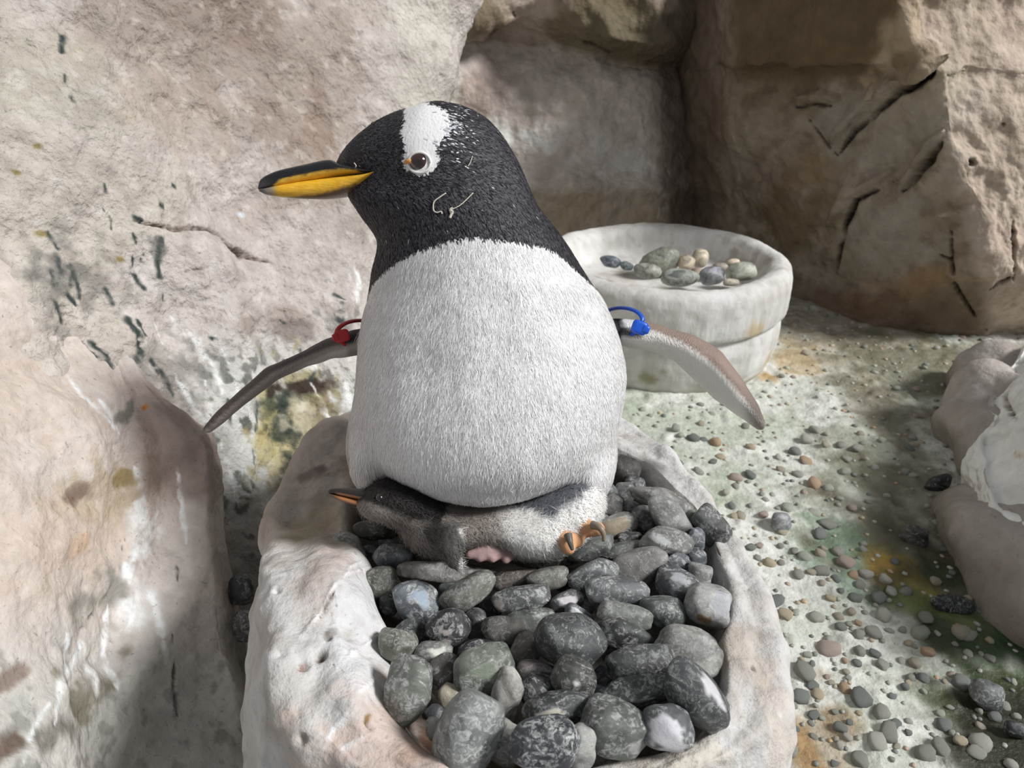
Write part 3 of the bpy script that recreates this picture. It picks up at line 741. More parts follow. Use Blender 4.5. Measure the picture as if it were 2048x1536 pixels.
def ell(X, Y, Z, c, r, rot=0.0):
    dx, dy, dz = X - c[0], Y - c[1], Z - c[2]
    if rot:
        ca, sa = math.cos(math.radians(rot)), math.sin(math.radians(rot))
        dx, dy = dx * ca + dy * sa, -dx * sa + dy * ca
    q = np.sqrt((dx / r[0]) ** 2 + (dy / r[1]) ** 2 + (dz / r[2]) ** 2)
    return (q - 1) * min(r)

def chain(X, Y, Z, pts, zs=1.0):
    """tapered capsules through (x,y,z,r); zs > 1 flattens them to be wide in depth"""
    out = None
    for (a, b) in zip(pts[:-1], pts[1:]):
        ax, ay, az, ar = a; bx, by, bz, br = b
        ux, uy, uz = bx - ax, by - ay, (bz - az) / zs
        L2 = ux * ux + uy * uy + uz * uz
        t = np.clip(((X - ax) * ux + (Y - ay) * uy + (Z - az) / zs * uz) / L2, 0, 1)
        d = np.sqrt((X - ax - t * ux) ** 2 + (Y - ay - t * uy) ** 2 + ((Z - az) / zs - t * uz) ** 2) - (ar + (br - ar) * t)
        out = d if out is None else np.minimum(out, d)
    return out

def grid_box(lo, hi, h):
    ax = [np.arange(l, u + h, h) for l, u in zip(lo, hi)]
    X, Y, Z = np.meshgrid(*ax, indexing='ij', sparse=True)
    return X, Y, Z, np.array(lo, float)

def pxchain(pts):
    """(px,py,depth,radius px) -> camera space chain"""
    return [tuple(camc(x, y, d)) + (r * d / F,) for x, y, d, r in pts]

# ------------------------------------------------------------------ shared shapes
import bmesh
def ico(sub):
    bm = bmesh.new()
    bmesh.ops.create_icosphere(bm, subdivisions=sub, radius=1.0)
    V = np.array([v.co[:] for v in bm.verts]); Fc = np.array([[v.index for v in f.verts] for f in bm.faces])
    bm.free()
    return V, Fc
ICO3 = ico(4); ICO2 = ico(3); ICO1 = ico(2)

def pebble_shape(base, seed, rough=0.16, cuts=5, box=0.25):
    V, Fc = base
    r = np.random.RandomState(seed)
    # rounded box-ish pebble, then a few worn flats
    p = 2.0 + box * 3
    n = np.power(np.sum(np.abs(V) ** p, axis=1), 1 / p)
    W = V / n[:, None]
    W = W * (1 + rough * fbm(V * 0.9, 2, seed=seed * 0.37)[:, None] + 0.035 * fbm(V * 3.0, 2, seed=seed * 0.11 + 3)[:, None])
    for _ in range(cuts):
        k = r.randn(3); k /= np.linalg.norm(k)
        lim = r.uniform(0.72, 0.95)
        over = W @ k - lim
        W = W - 0.75 * np.maximum(over, 0)[:, None] * k
    W = W / np.abs(W).max(0)
    return W, Fc

def tube(pts, rad, n=8, closed=False, flat=1.0):
    """tube mesh along points (N,3); rad scalar or per point"""
    pts = np.asarray(pts, float); m = len(pts)
    rad = np.broadcast_to(np.asarray(rad, float), (m,))
    if closed: T = np.roll(pts, -1, 0) - np.roll(pts, 1, 0)
    else: T = np.gradient(pts, axis=0)
    T /= np.maximum(np.linalg.norm(T, axis=1, keepdims=True), 1e-9)
    ref = np.array([0.13, 0.3, 0.94])
    A = np.cross(T, ref); A /= np.linalg.norm(A, axis=1, keepdims=True)
    B = np.cross(T, A)
    th = np.linspace(0, 2 * np.pi, n, endpoint=False)
    V = (pts[:, None] + rad[:, None, None] * (np.cos(th)[None, :, None] * A[:, None] + flat * np.sin(th)[None, :, None] * B[:, None]))
    V = V.reshape(-1, 3)
    I, J = np.meshgrid(np.arange(m if closed else m - 1), np.arange(n), indexing='ij')
    I2 = (I + 1) % m; J2 = (J + 1) % n
    Fc = np.stack([I * n + J, I * n + J2, I2 * n + J2, I2 * n + J], -1).reshape(-1, 4)
    if not closed:
        c0 = len(V); V = np.vstack([V, pts[0], pts[-1]])
        j = np.arange(n); j2 = (j + 1) % n
        e0 = np.stack([np.full(n, c0), j2, j, np.full(n, c0)], 1)[:, [0, 1, 2, 2]]
        tri = [np.stack([np.full(n, c0), j2, j], 1), np.stack([np.full(n, c0 + 1), (m - 1) * n + j, (m - 1) * n + j2], 1)]
        T3 = np.concatenate([Fc[:, [0, 1, 2]], Fc[:, [0, 2, 3]]] + tri)
        return V, T3
    return V, Fc

# ------------------------------------------------------------------ nest pedestal: lumpy cast rock with a hollow full of stones
def ring(pts, c, th):
    W = np.array([PZ(x, y, z) for x, y, z in pts])
    a = np.arctan2(W[:, 1] - c[1], W[:, 0] - c[0]); r = np.hypot(W[:, 0] - c[0], W[:, 1] - c[1])
    o = np.argsort(a); a, r, z = a[o], r[o], W[o, 2]
    aa = np.concatenate([a - 2 * np.pi, a, a + 2 * np.pi])
    return np.interp(th, aa, np.tile(r, 3)), np.interp(th, aa, np.tile(z, 3))
NC = PZ(1085, 1200, 0.2)
inner = [(690, 1040, .232), (735, 1120, .235), (765, 1240, .235), (775, 1330, .235), (800, 1440, .235), (860, 1505, .235), (1040, 1550, .232), (1240, 1512, .23), (1395, 1478, .23),
         (1446, 1385, .23), (1438, 1290, .23), (1458, 1235, .23), (1432, 1130, .23), (1402, 1050, .23), (1345, 985, .23), (1285, 930, .23), (1200, 890, .23), (1000, 865, .23), (800, 880, .23), (705, 960, .23)]
crest = [(630, 1000, .232), (645, 1062, .234), (655, 1114, .266), (672, 1250, .270), (712, 1395, .264), (812, 1492, .254), (1000, 1585, .245), (1255, 1550, .240), (1425, 1492, .237), (1476, 1390, .236), (1466, 1285, .236),
         (1482, 1215, .236), (1448, 1120, .236), (1412, 1040, .236), (1352, 970, .235), (1293, 910, .235), (1210, 868, .235), (1000, 840, .235), (790, 858, .238), (672, 905, .24)]
outer = [(520, 1120, .2), (507, 1210, .17), (503, 1300, .14), (512, 1450, .12), (540, 1700, .12), (1000, 1900, .13), (1350, 1750, .13), (1600, 1560, .17), (1590, 1440, .185), (1563, 1330, .195), (1532, 1240, .20),
         (1482, 1140, .205), (1430, 1050, .2), (1362, 960, .2), (1303, 895, .2), (1215, 850, .2), (1000, 820, .19), (770, 840, .19), (650, 888, .19), (585, 960, .18), (540, 1040, .18)]
NT, NS = 620, 300
th = np.linspace(-np.pi, np.pi, NT, endpoint=False)
ri, zi = ring(inner, NC, th); rc, zc = ring(crest, NC, th); ro, zo = ring(outer, NC, th)
def sm(v, k=9):
    w = np.hanning(k + 2)[1:-1]; w /= w.sum()
    return np.convolve(np.concatenate([v[-k:], v, v[:k]]), w, 'same')[k:-k]
ri, zi, rc, zc, ro, zo = [sm(v) for v in (ri, zi, rc, zc, ro, zo)]
rc, zc, ro, zo = [sm(v, 21) for v in (rc, zc, ro, zo)]
ro = np.maximum(ro, rc + .008)
prof_r = [0 * ri + .001, ri * .5, ri * .9, ri * 1.0, ri * .3 + rc * .7, rc * .75 + ro * .25, rc * .25 + ro * .75, ro, ro * .995, ro * .99, ro * 1.0]
prof_z = [0 * ri + .170, 0 * ri + .170, zi - .034, zi - .002, zc * .75 + zi * .25, zc - .004, zc * .84 + zo * .16, zo, zo * .6, zo * .25, 0 * zo - .02]
Bm = cr_matrix(len(prof_r), NS)
RR = np.stack(prof_r, 1) @ Bm.T; ZZ = np.stack(prof_z, 1) @ Bm.T
V = np.stack([NC[0] + RR * np.cos(th)[:, None], NC[1] + RR * np.sin(th)[:, None], ZZ], -1).reshape(-1, 3)
fc = grid_faces(NT, NS, wrap_u=True)
N = vert_normals(V, fc)
sidx = np.tile(np.linspace(0, len(prof_r) - 1, NS), NT)
onr = sstep(2.5, 4, sidx)
if np.mean(N[sidx < 1.5][:, 2]) < 0: fc = fc[:, ::-1]; N = -N
left = sstep(0.0, -0.10, V[:, 0])
d = onr * ((0.006 + .004 * left) * fbm(V * 12, 2, seed=101) + (0.002 + .0022 * left) * fbm(V * 34, 2, seed=102) + .0006 * fbm(V * 90, 2, seed=103))
d += onr * (.0030 * fbm(V * 22, 3, seed=105) + .0022 * np.maximum(0, fbm(V * 30, 2, seed=106)))
V = V + N * d[:, None]
N = vert_normals(V, fc)
p = Paint(V, (200, 198, 196))
px, py = p.px, p.py
n1 = fbm(V * 9, 4, seed=111); n2 = fbm(V * 26, 4, seed=112); n3 = fbm(V * 80, 3, seed=113)
p.mix(.5 * sstep(-.1, .6, n1), (198, 192, 186))
p.mix(.5 * sstep(.1, .5, n2), (210, 210, 211))
p.mix(.4 * sstep(.15, .6, -n2), (172, 162, 152))
p.mix(.25 * sstep(.2, .6, n3), (140, 132, 124))
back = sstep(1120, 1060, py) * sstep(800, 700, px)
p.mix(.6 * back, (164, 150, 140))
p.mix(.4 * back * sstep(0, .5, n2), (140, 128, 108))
bot = sstep(-.01, .02, -V[:, 2] + .1 + .04 * n1) * (sidx > 5)
p.mix(.45 * bot, (184, 172, 160))
p.mix(.9 * sstep(2.7, 2.2, sidx), (70, 66, 60))  # hollow painted dark, as the shade in gaps between the stones
for x, y, rx, ry, c, am in [(1000, 1520, .04, .012, (120, 96, 70), .5), (850, 1480, .02, .004, (96, 66, 50), .7), (830, 1490, .01, .005, (120, 80, 56), .7), (760, 1500, .08, .04, (200, 178, 166), .7), (560, 1120, .03, .02, (160, 146, 138), .6), (640, 1150, .03, .03, (176, 160, 152), .6),
                            (620, 950, .02, .012, (110, 98, 92), .7), (640, 940, .012, .008, (96, 86, 84), .7), (700, 940, .03, .015, (110, 96, 76), .5), (640, 1040, .03, .02, (150, 138, 110), .5), (1560, 1480, .02, .05, (200, 186, 174), .6), (1500, 1330, .03, .03, (186, 172, 158), .5),
                            (640, 1310, .005, .009, (60, 50, 38), .9), (657, 1270, .006, .004, (70, 60, 50), .8), (605, 1330, .003, .003, (120, 84, 70), .6), (590, 1290, .012, .01, (120, 112, 106), .4), (575, 1410, .006, .004, (120, 70, 50), .8), (735, 1440, .002, .003, (110, 84, 40), .7), (530, 1400, .01, .02, (120, 130, 124), .5), (720, 1310, .03, .02, (226, 226, 228), .6),
                            (700, 1220, .03, .03, (214, 214, 218), .6), (1440, 1240, .008, .003, (160, 100, 66), .8), (1470, 1440, .03, .04, (214, 212, 210), .6), (1350, 1510, .05, .02, (206, 196, 180), .6)]:
    p.blob(x, y, rx, ry, c, am, noise=.6, nscale=60, seed=x + y)
wt = (232, 232, 234)
for pts, wd, dp in [([(735, 1118), (700, 1135), (668, 1175), (650, 1215), (625, 1245), (600, 1275), (592, 1305)], .006, -.0018), ([(740, 1135), (690, 1150), (670, 1190)], .004, -.002), ([(770, 1265), (730, 1290), (700, 1310), (670, 1330)], .005, -.002),
                    ([(775, 1340), (720, 1380), (690, 1430), (660, 1470), (650, 1500)], .006, -.001), ([(725, 1470), (690, 1500), (670, 1536)], .006, -.001), ([(600, 1120), (580, 1135)], .007, 0), ([(1540, 1330), (1560, 1400), (1575, 1480)], .004, -.001), ([(1490, 1270), (1530, 1330)], .004, -.001),
                    ([(1440, 1260), (1500, 1290), (1540, 1350)], .003, 0), ([(1300, 1540), (1350, 1500), (1420, 1500)], .004, 0), ([(1520, 1400), (1560, 1430), (1580, 1470)], .004, 0), ([(590, 1320), (575, 1390)], .004, 0)]:
    p.line(pts, wd, wt, .85, dp, wob=.5, seed=int(pts[0][1]))
for pts, wd in [([(690, 1155), (660, 1195), (640, 1235)], .004), ([(700, 1160), (672, 1210)], .003), ([(1500, 1500), (1520, 1560)], .003), ([(1460, 1470), (1475, 1520)], .003), ([(1400, 1040), (1440, 1110)], .003)]:
    p.line(pts, wd, (110, 92, 84), .8, .002, seed=int(pts[0][1]))
for x, y, r in [(640, 1310, .006), (605, 1332, .006), (657, 1275, .004), (545, 1340, .007), (560, 1300, .008), (575, 1410, .006), (735, 1445, .006), (540, 1275, .006), (600, 1480, .005), (1505, 1335, .003), (552, 1180, .005), (590, 1230, .005)]:
    q = p.pt(x, y); rr = np.linalg.norm(V - q, axis=1)
    p.pit = p.pit + .005 * (1 - sstep(.2 * r, r, rr))
V = V - N * p.pit[:, None]
me = mesh_np('nest_pedestal', V, fc)
set_col(me, lin(p.c))
tag(obj('nest_pedestal', me, M_NEST), 'lumpy whitish rock pedestal in the front centre, its hollow heaped with dark stones', 'rock')

# ------------------------------------------------------------------ round concrete nest bowl behind
BC = np.array([0.306, 1.452])
def lathe(prof, name, mat, parent, wob, seed, paintf, n=220, m=90):
    pr = np.array(prof, float)
    Bq = cr_matrix(len(pr), m) @ pr
    t = np.linspace(0, 2 * np.pi, n, endpoint=False)
    C, Sn = np.cos(t)[:, None], np.sin(t)[:, None]
    k = 1 + wob * fbm(np.stack([np.cos(t) * 1.5, np.sin(t) * 1.5, 0 * t], 1), 2, seed=seed)[:, None]
    R = Bq[None, :, 0] * k
    V = np.stack([BC[0] + R * C, BC[1] + R * Sn, np.broadcast_to(Bq[None, :, 1], R.shape)], -1).reshape(-1, 3)
    fc = grid_faces(n, m, wrap_u=True)
    N = vert_normals(V, fc)
    V = V + N * (0.0035 * fbm(V * 9, 3, seed=seed + 1) + .0012 * fbm(V * 50, 3, seed=seed + 2))[:, None]
    N = vert_normals(V, fc)
    p = Paint(V, (206, 204, 200)); paintf(p, V)
    V = V - N * p.pit[:, None]
    me = mesh_np(name, V, fc); set_col(me, lin(p.c))
    return obj(name, me, mat, parent)
def bp(p, V):
    n1 = fbm(V * 8, 4, seed=121); n2 = fbm(V * np.array([40, 40, 6.0]), 4, seed=122); n3 = fbm(V * 45, 3, seed=123)
    p.mix(.5 * sstep(0, .5, n1), (190, 184, 176)); p.mix(.45 * sstep(.05, .5, n2), (222, 222, 222)); p.mix(.4 * sstep(.1, .5, -n2), (176, 172, 168)); p.mix(.3 * sstep(.2, .6, n3), (160, 156, 148))
    p.mix(.5 * sstep(.02, .0, V[:, 2] + .01 * n1), (150, 146, 120))
    for x, y, rx, ry, c, am in [(1240, 545, .02, .015, (120, 116, 100), .6), (1325, 575, .015, .012, (130, 124, 110), .6), (1480, 520, .05, .03, (150, 144, 130), .6), (1200, 530, .03, .02, (140, 130, 112), .5), (1300, 760, .03, .02, (130, 126, 90), .6), (1250, 560, .02, .05, (176, 164, 150), .5), (1540, 740, .02, .03, (190, 160, 110), .5), (1190, 440, .05, .03, (200, 196, 190), .5), (1390, 470, .03, .05, (206, 206, 206), .5)]:
        p.blob(x, y, rx, ry, c, am, noise=.8, nscale=50, seed=x)
    for pts, wd in [([(1258, 560), (1256, 600)], .007), ([(1408, 625), (1412, 670)], .007), ([(1298, 620), (1300, 640)], .005), ([(1362, 615), (1366, 680)], .005), ([(1388, 462), (1384, 500)], .006), ([(1256, 700), (1258, 780)], .006), ([(1480, 600), (1482, 650)], .005)]:
        p.line(pts, wd, (232, 232, 232), .8, wob=.4, seed=int(pts[0][0]))
bowl = tag(empty('nest_bowl', (BC[0], BC[1], 0)), 'round pale concrete nest bowl of stones behind the penguin, by the right rock', 'bowl')
lathe([(.001, .148), (.12, .148), (.165, .150), (.186, .166), (.194, .188), (.205, .200), (.222, .204), (.238, .196), (.245, .178), (.246, .15), (.245, .126), (.242, .113), (.234, .108), (.2, .108)], 'bowl_ring', M_CAST, bowl, .018, 131, bp)
lathe([(.001, .112), (.2, .112), (.229, .110), (.233, .100), (.236, .07), (.234, .035), (.226, .008), (.215, -.012)], 'bowl_base', M_CAST, bowl, .012, 141, bp)

# ------------------------------------------------------------------ pebbles bedded in the floor: 300 parts, the rest one stuff part
M_PEB = pebble_material('floor_pebble', scale=110, vein=0.0, rough=0.55)
M_STONE = pebble_material('river_stone', scale=40, vein=0.75, rough=0.42)
pmesh = []
for k in range(10):
    W, Fc = pebble_shape(ICO1, 300 + k, rough=.32, cuts=8)
    pmesh.append(mesh_np('pebble', W, Fc))
    pmesh[-1].materials.append(M_PEB)
rp = np.random.RandomState(5)
pal = [((150, 148, 138), 5), ((120, 120, 108), 5), ((84, 90, 88), 4), ((176, 158, 130), 3), ((206, 178, 132), 2), ((196, 140, 90), 1), ((186, 150, 134), 2), ((60, 70, 70), 3), ((196, 192, 180), 4), ((168, 176, 156), 4)]
pcol = [c for c, n in pal for _ in range(n)]
cand = []
hand = [(1385, 885, 14), (1360, 880, 9), (1430, 890, 13), (1440, 918, 11), (1350, 868, 11), (1395, 950, 12), (1500, 900, 12), (1630, 862, 13), (1612, 880, 14), (1590, 905, 14), (1650, 895, 10), (1680, 895, 12), (1712, 905, 13), (1610, 925, 13), (1470, 960, 12), (1500, 955, 12), (1626, 972, 15), (1606, 925, 10),
        (1595, 952, 13), (1690, 945, 13), (1655, 980, 11), (1560, 945, 11), (1630, 1025, 16), (1655, 1050, 16), (1480, 1035, 13), (1468, 1035, 10), (1640, 1070, 14), (1676, 1105, 14), (1690, 1130, 16), (1640, 1112, 14), (1612, 1118, 14), (1560, 1094, 9), (1492, 1125, 12), (1540, 1126, 12), (1598, 1150, 14), (1642, 1148, 14), (1672, 1162, 12),
        (1730, 1152, 16), (1768, 1165, 14), (1710, 1198, 14), (1755, 1200, 16), (1765, 1232, 17), (1550, 1205, 16), (1568, 1236, 13), (1632, 1238, 17), (1850, 1240, 18), (1838, 1268, 20), (1745, 1270, 17), (1680, 1258, 12), (1660, 1300, 22), (1610, 1346, 22), (1690, 1378, 18), (1600, 1392, 18), (1634, 1388, 16), (1722, 1402, 26), (1830, 1326, 16), (1855, 1310, 14), (1718, 1310, 13), (1750, 1310, 12),
        (1820, 1358, 12), (1845, 1358, 14), (1920, 1366, 18), (1762, 1430, 18), (1775, 1470, 20), (1755, 1490, 22), (1890, 1450, 20), (1960, 1490, 24), (1950, 1510, 18), (1850, 1510, 22), (1880, 1500, 20), (1720, 1520, 20), (1920, 1270, 18), (1935, 1275, 16), (1500, 1100, 10), (1465, 1110, 12), (1720, 870, 8), (1825, 876, 9), (1830, 890, 9), (1705, 1155, 12), (1810, 1190, 14)]
for x, y, r in hand: cand.append((x, y, r))
tries = 0
while len(cand) < 900 and tries < 40000:
    tries += 1
    y = 620 + 916 * rp.rand() ** 1.3
    x = rp.uniform(1230, 2040)
    dd = HC / (math.sin(PITCH) + (y - 768) / F * math.cos(PITCH))
    if y < 690 + 0: 
        if x < 1565: continue
    r = rp.choice([.0028, .0038, .005, .0065, .008], p=[.34, .3, .2, .11, .05]) / dd * F
    if any((x - a) ** 2 + ((y - b) * 1.6) ** 2 < (0.85 * (r + c)) ** 2 for a, b, c in cand): continue
    # inside the pedestal or bowl?
    w3 = PZ(x, y, 0)
    ang = math.atan2(w3[1] - NC[1], w3[0] - NC[0])
    if math.hypot(w3[0] - NC[0], w3[1] - NC[1]) < np.interp(ang, th, ro) * 1.0: continue
    if math.hypot(w3[0] - BC[0], w3[1] - BC[1]) < .245: continue
    cand.append((x, y, r))
cand = sorted(cand, key=lambda q: -q[2])
small = []
for k, (x, y, r) in enumerate(cand):
    w3 = PZ(x, y, 0)
    dd = float((w3 - CAM) @ FWD)
    rad = r * dd / F
    w3[2] = float(floor_h(w3[None])[0])
    sx, sy, sz = rad * rp.uniform(.85, 1.25), rad * rp.uniform(.8, 1.05), rad * rp.uniform(.6, .85)
    c = pcol[rp.randint(len(pcol))]
    if k < 300:
        o = bpy.data.objects.new('pebble', pmesh[k % 10]); COL.objects.link(o)
        o.parent = floor
        o.location = (w3[0], w3[1], w3[2] + sz * .12)
        o.scale = (sx, sy, sz); o.rotation_euler = (rp.uniform(-.2, .2), rp.uniform(-.2, .2), rp.uniform(0, 6.28))
        c = np.array(c) * .55 + np.array((160, 162, 152)) * .45
        o.color = (*lin(c), .6)
    else:
        small.append((w3 + np.array([0, 0, sz * .15]), (sx, sy, sz), rp.uniform(0, 6.28), c))
Vs, Fs, Cs = [], [], []
Wb, Fb = pebble_shape(ico(1), 7, rough=.2, cuts=3)
nv = 0
for q, s, a, c in small:
    ca, sa = math.cos(a), math.sin(a)
    W = Wb * np.array(s); W = np.stack([W[:, 0] * ca - W[:, 1] * sa, W[:, 0] * sa + W[:, 1] * ca, W[:, 2]], 1) + q
    Vs.append(W); Fs.append(Fb + nv); nv += len(W); Cs.append(np.tile(lin(np.array(c) * .5 + np.array((166, 168, 158)) * .5), (len(W), 1)))
me = mesh_np('fine_gravel', np.concatenate(Vs), np.concatenate(Fs)); set_col(me, np.concatenate(Cs))
M_FINE = attr_material('fine_gravel', rough=.6, bump=.0006, bscale=500, var=.25)
fg = tag(obj('fine_gravel', me, M_FINE, floor), kind='stuff')
# ------------------------------------------------------------------ boulder at the right edge, white topped
def blobs(prims, h, k, pad=.03):
    """prims: (px,py,depth, rx px, ry px, rz m, rot)"""
    cs = [camc(*q[:3]) for q in prims]
    rs = [(q[3] * q[2] / F, q[4] * q[2] / F, q[5]) for q in prims]
    m = [max(r[0], r[1]) if q[6] else None for r, q in zip(rs, prims)]
    lo = np.min([c - (np.array(r) if mm is None else np.array([mm, mm, r[2]])) for c, r, mm in zip(cs, rs, m)], 0) - pad
    hi = np.max([c + (np.array(r) if mm is None else np.array([mm, mm, r[2]])) for c, r, mm in zip(cs, rs, m)], 0) + pad
    X, Y, Z, o = grid_box(lo, hi, h)
    f = None
    for c, r, q in zip(cs, rs, prims):
        e = ell(X, Y, Z, c, r, q[6])
        f = e if f is None else smin(f, e, k)
    V, fc = surface_net(np.ascontiguousarray(np.broadcast_to(f, (X.shape[0], Y.shape[1], Z.shape[2]))), o, h)
    return V, fc

rock = tag(empty('boulder', PZ(2040, 1150, 0)), 'low grey boulder with a white guano crust at the right edge', 'rock')
V, fc = blobs([(2045, 1130, .96, 128, 130, .13, 0), (1985, 1040, 1.02, 84, 60, .08, 0), (1960, 1100, .98, 60, 90, .06, 20), (2080, 1230, .90, 130, 90, .10, 0), (1985, 800, 1.24, 66, 60, .08, 30), (1955, 860, 1.2, 66, 52, .08, 0), (1985, 745, 1.37, 70, 62, .08, 40), (2040, 930, 1.17, 90, 100, .08, 0),
               (1985, 930, 1.14, 50, 80, .08, 0), (2220, 1080, 1.0, 180, 190, .2, 0), (2200, 880, 1.22, 170, 150, .2, 0)], .0055, .03)
V = c2w(laplace(V, fc, 2)); N = vert_normals(V, fc)
V = V + N * (0.022 * fbm(V * 8, 3, seed=151) + .004 * fbm(V * 32, 3, seed=152))[:, None]
N = vert_normals(V, fc)
p = Paint(V, (172, 164, 158))
n1 = fbm(V * 9, 4, seed=153); n2 = fbm(V * 30, 4, seed=154)
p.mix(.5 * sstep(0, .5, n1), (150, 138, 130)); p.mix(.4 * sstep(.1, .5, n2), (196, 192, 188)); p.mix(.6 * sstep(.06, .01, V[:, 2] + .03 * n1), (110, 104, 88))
p.blob(1990, 960, .02, .03, (120, 110, 70), .6, noise=.6, nscale=30)
me = mesh_np('rock_body', V, fc); set_col(me, lin(p.c))
obj('rock_body', me, M_NEST, rock)
def slab(outline, zc, dome, nt=360, ns=120):
    W = np.array([PZ(x, y, z) for x, y, z in outline]); c = W.mean(0)
    a = np.arctan2(W[:, 1] - c[1], W[:, 0] - c[0]); r = np.hypot(W[:, 0] - c[0], W[:, 1] - c[1]); o = np.argsort(a)
    t = np.linspace(-np.pi, np.pi, nt, endpoint=False)
    aa = np.concatenate([a[o] - 2 * np.pi, a[o], a[o] + 2 * np.pi])
    r = sm(np.interp(t, aa, np.tile(r[o], 3)), 7); z = sm(np.interp(t, aa, np.tile(W[o, 2], 3)), 7)
    pr = [r * 0 + .001, r * .5, r * .85, r * .965, r, r * .985, r * .93, r * .9]
    pz = [r * 0 + zc + dome, (zc + z) / 2 + dome * .8, z + dome * .35, z + .006, z - .012, z - .035, z - .06, 0 * z - .02]
    Bm = cr_matrix(len(pr), ns); R = np.stack(pr, 1) @ Bm.T; Z = np.stack(pz, 1) @ Bm.T
    V = np.stack([c[0] + R * np.cos(t)[:, None], c[1] + R * np.sin(t)[:, None], Z], -1).reshape(-1, 3)
    fc = grid_faces(nt, ns, wrap_u=True); N = vert_normals(V, fc)
    if np.mean(N[:, 2]) < 0: fc = fc[:, ::-1]
    return V, fc
V, fc = slab([(1990, 1040, .075), (1974, 990, .08), (1966, 930, .085), (1982, 870, .09), (1990, 840, .095), (1976, 812, .10), (1990, 775, .105), (2020, 735, .11), (2048, 702, .115), (2120, 660, .12), (2300, 660, .16), (2480, 760, .24), (2480, 1000, .24), (2300, 1180, .16), (2130, 1130, .10), (2048, 1066, .08)], .17, .02)  # unseen right end raised, an invented rise to shade the floor
N = vert_normals(V, fc)
V = V + N * (0.010 * fbm(V * 12, 3, seed=155) + .004 * fbm(V * 45, 3, seed=156))[:, None]
N = vert_normals(V, fc)
p = Paint(V, (240, 240, 237))
n1 = fbm(V * 12, 4, seed=157); n2 = fbm(V * 40, 4, seed=158)
p.mix(.5 * sstep(.1, .5, n1), (228, 229, 223)); p.mix(.3 * sstep(.1, .5, n2), (196, 196, 188))
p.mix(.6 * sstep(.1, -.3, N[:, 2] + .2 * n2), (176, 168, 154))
p.line([(2035, 760), (2010, 790), (2015, 815), (2035, 840)], .012, (120, 104, 90), .9, .008)
p.line([(2030, 905), (2048, 915)], .01, (190, 150, 120), .7)
V = V - N * p.pit[:, None]
me = mesh_np('guano_crust', V, fc); set_col(me, lin(p.c))
tag(obj('guano_crust', me, M_GUANO, rock), 'white crust of guano on the boulder top')

# ------------------------------------------------------------------ river stones
def quat_cam(ang, tilt=0.0, yaw=0.0):
    a = math.radians(ang)
    e1 = math.cos(a) * RIGHT + math.sin(a) * UP
    e2 = -math.sin(a) * RIGHT + math.cos(a) * UP
    e3 = np.cross(e1, e2)
    return np.stack([e1, e2, e3], 1)

def patch_attr(me, W, spec, seed):
    """pale patch on one side of a stone: spec = (nx, ny, size, rgb) in the stone's own view plane"""
    pv = np.zeros(len(W)); pc = np.tile(lin((228, 226, 224)), (len(W), 1))
    for nx_, ny_, sz, rgb in spec:
        q = np.array([nx_, ny_, math.sqrt(max(0.0, 1 - nx_ * nx_ - ny_ * ny_))])
        d = np.linalg.norm(W / np.maximum(np.linalg.norm(W, axis=1, keepdims=True), 1e-6) - q, axis=1) + .28 * fbm(W * 2.4, 3, seed=seed)
        k = 1 - sstep(sz * .85, sz, d)
        pv = np.maximum(pv, k); pc[k > .02] = lin(rgb)
    set_val(me, pv * .92, 'Patch'); set_col(me, pc, 'PatchCol')

def make_stone(name, center, A, B, C, ang, seed, col, dust, label, cat='stone', group=None, base=None, rough=.15, cuts=5, patch=None, box=.25, sat=.6):
    W, Fc = pebble_shape(base or ICO3, seed, rough, cuts, box)
    W = W.copy()
    R = quat_cam(ang)
    me = mesh_np(name, W * np.array([A, B, C]), Fc)
    if patch: patch_attr(me, W, patch, seed)
    o = obj(name, me, M_STONE)
    o.matrix_world = Matrix.Translation(Vector(center)) @ Matrix(R.tolist()).to_4x4()
    g_ = sum(col) / 3
    o.color = (*(lin([g_ + (q - g_) * sat for q in col]) * .88), dust)
    return tag(o, label, cat, group)

G = 'dark river stones heaped in the nest hollow'
BLU = (92, 98, 106); DRK = (62, 66, 68); GRN = (104, 108, 98); GRY = (128, 128, 126); BRN = (112, 100, 90); PAL = (168, 164, 156); OLV = (96, 96, 80); MOT = (84, 86, 88); PUR = (100, 98, 104)
W_ = (222, 222, 226)
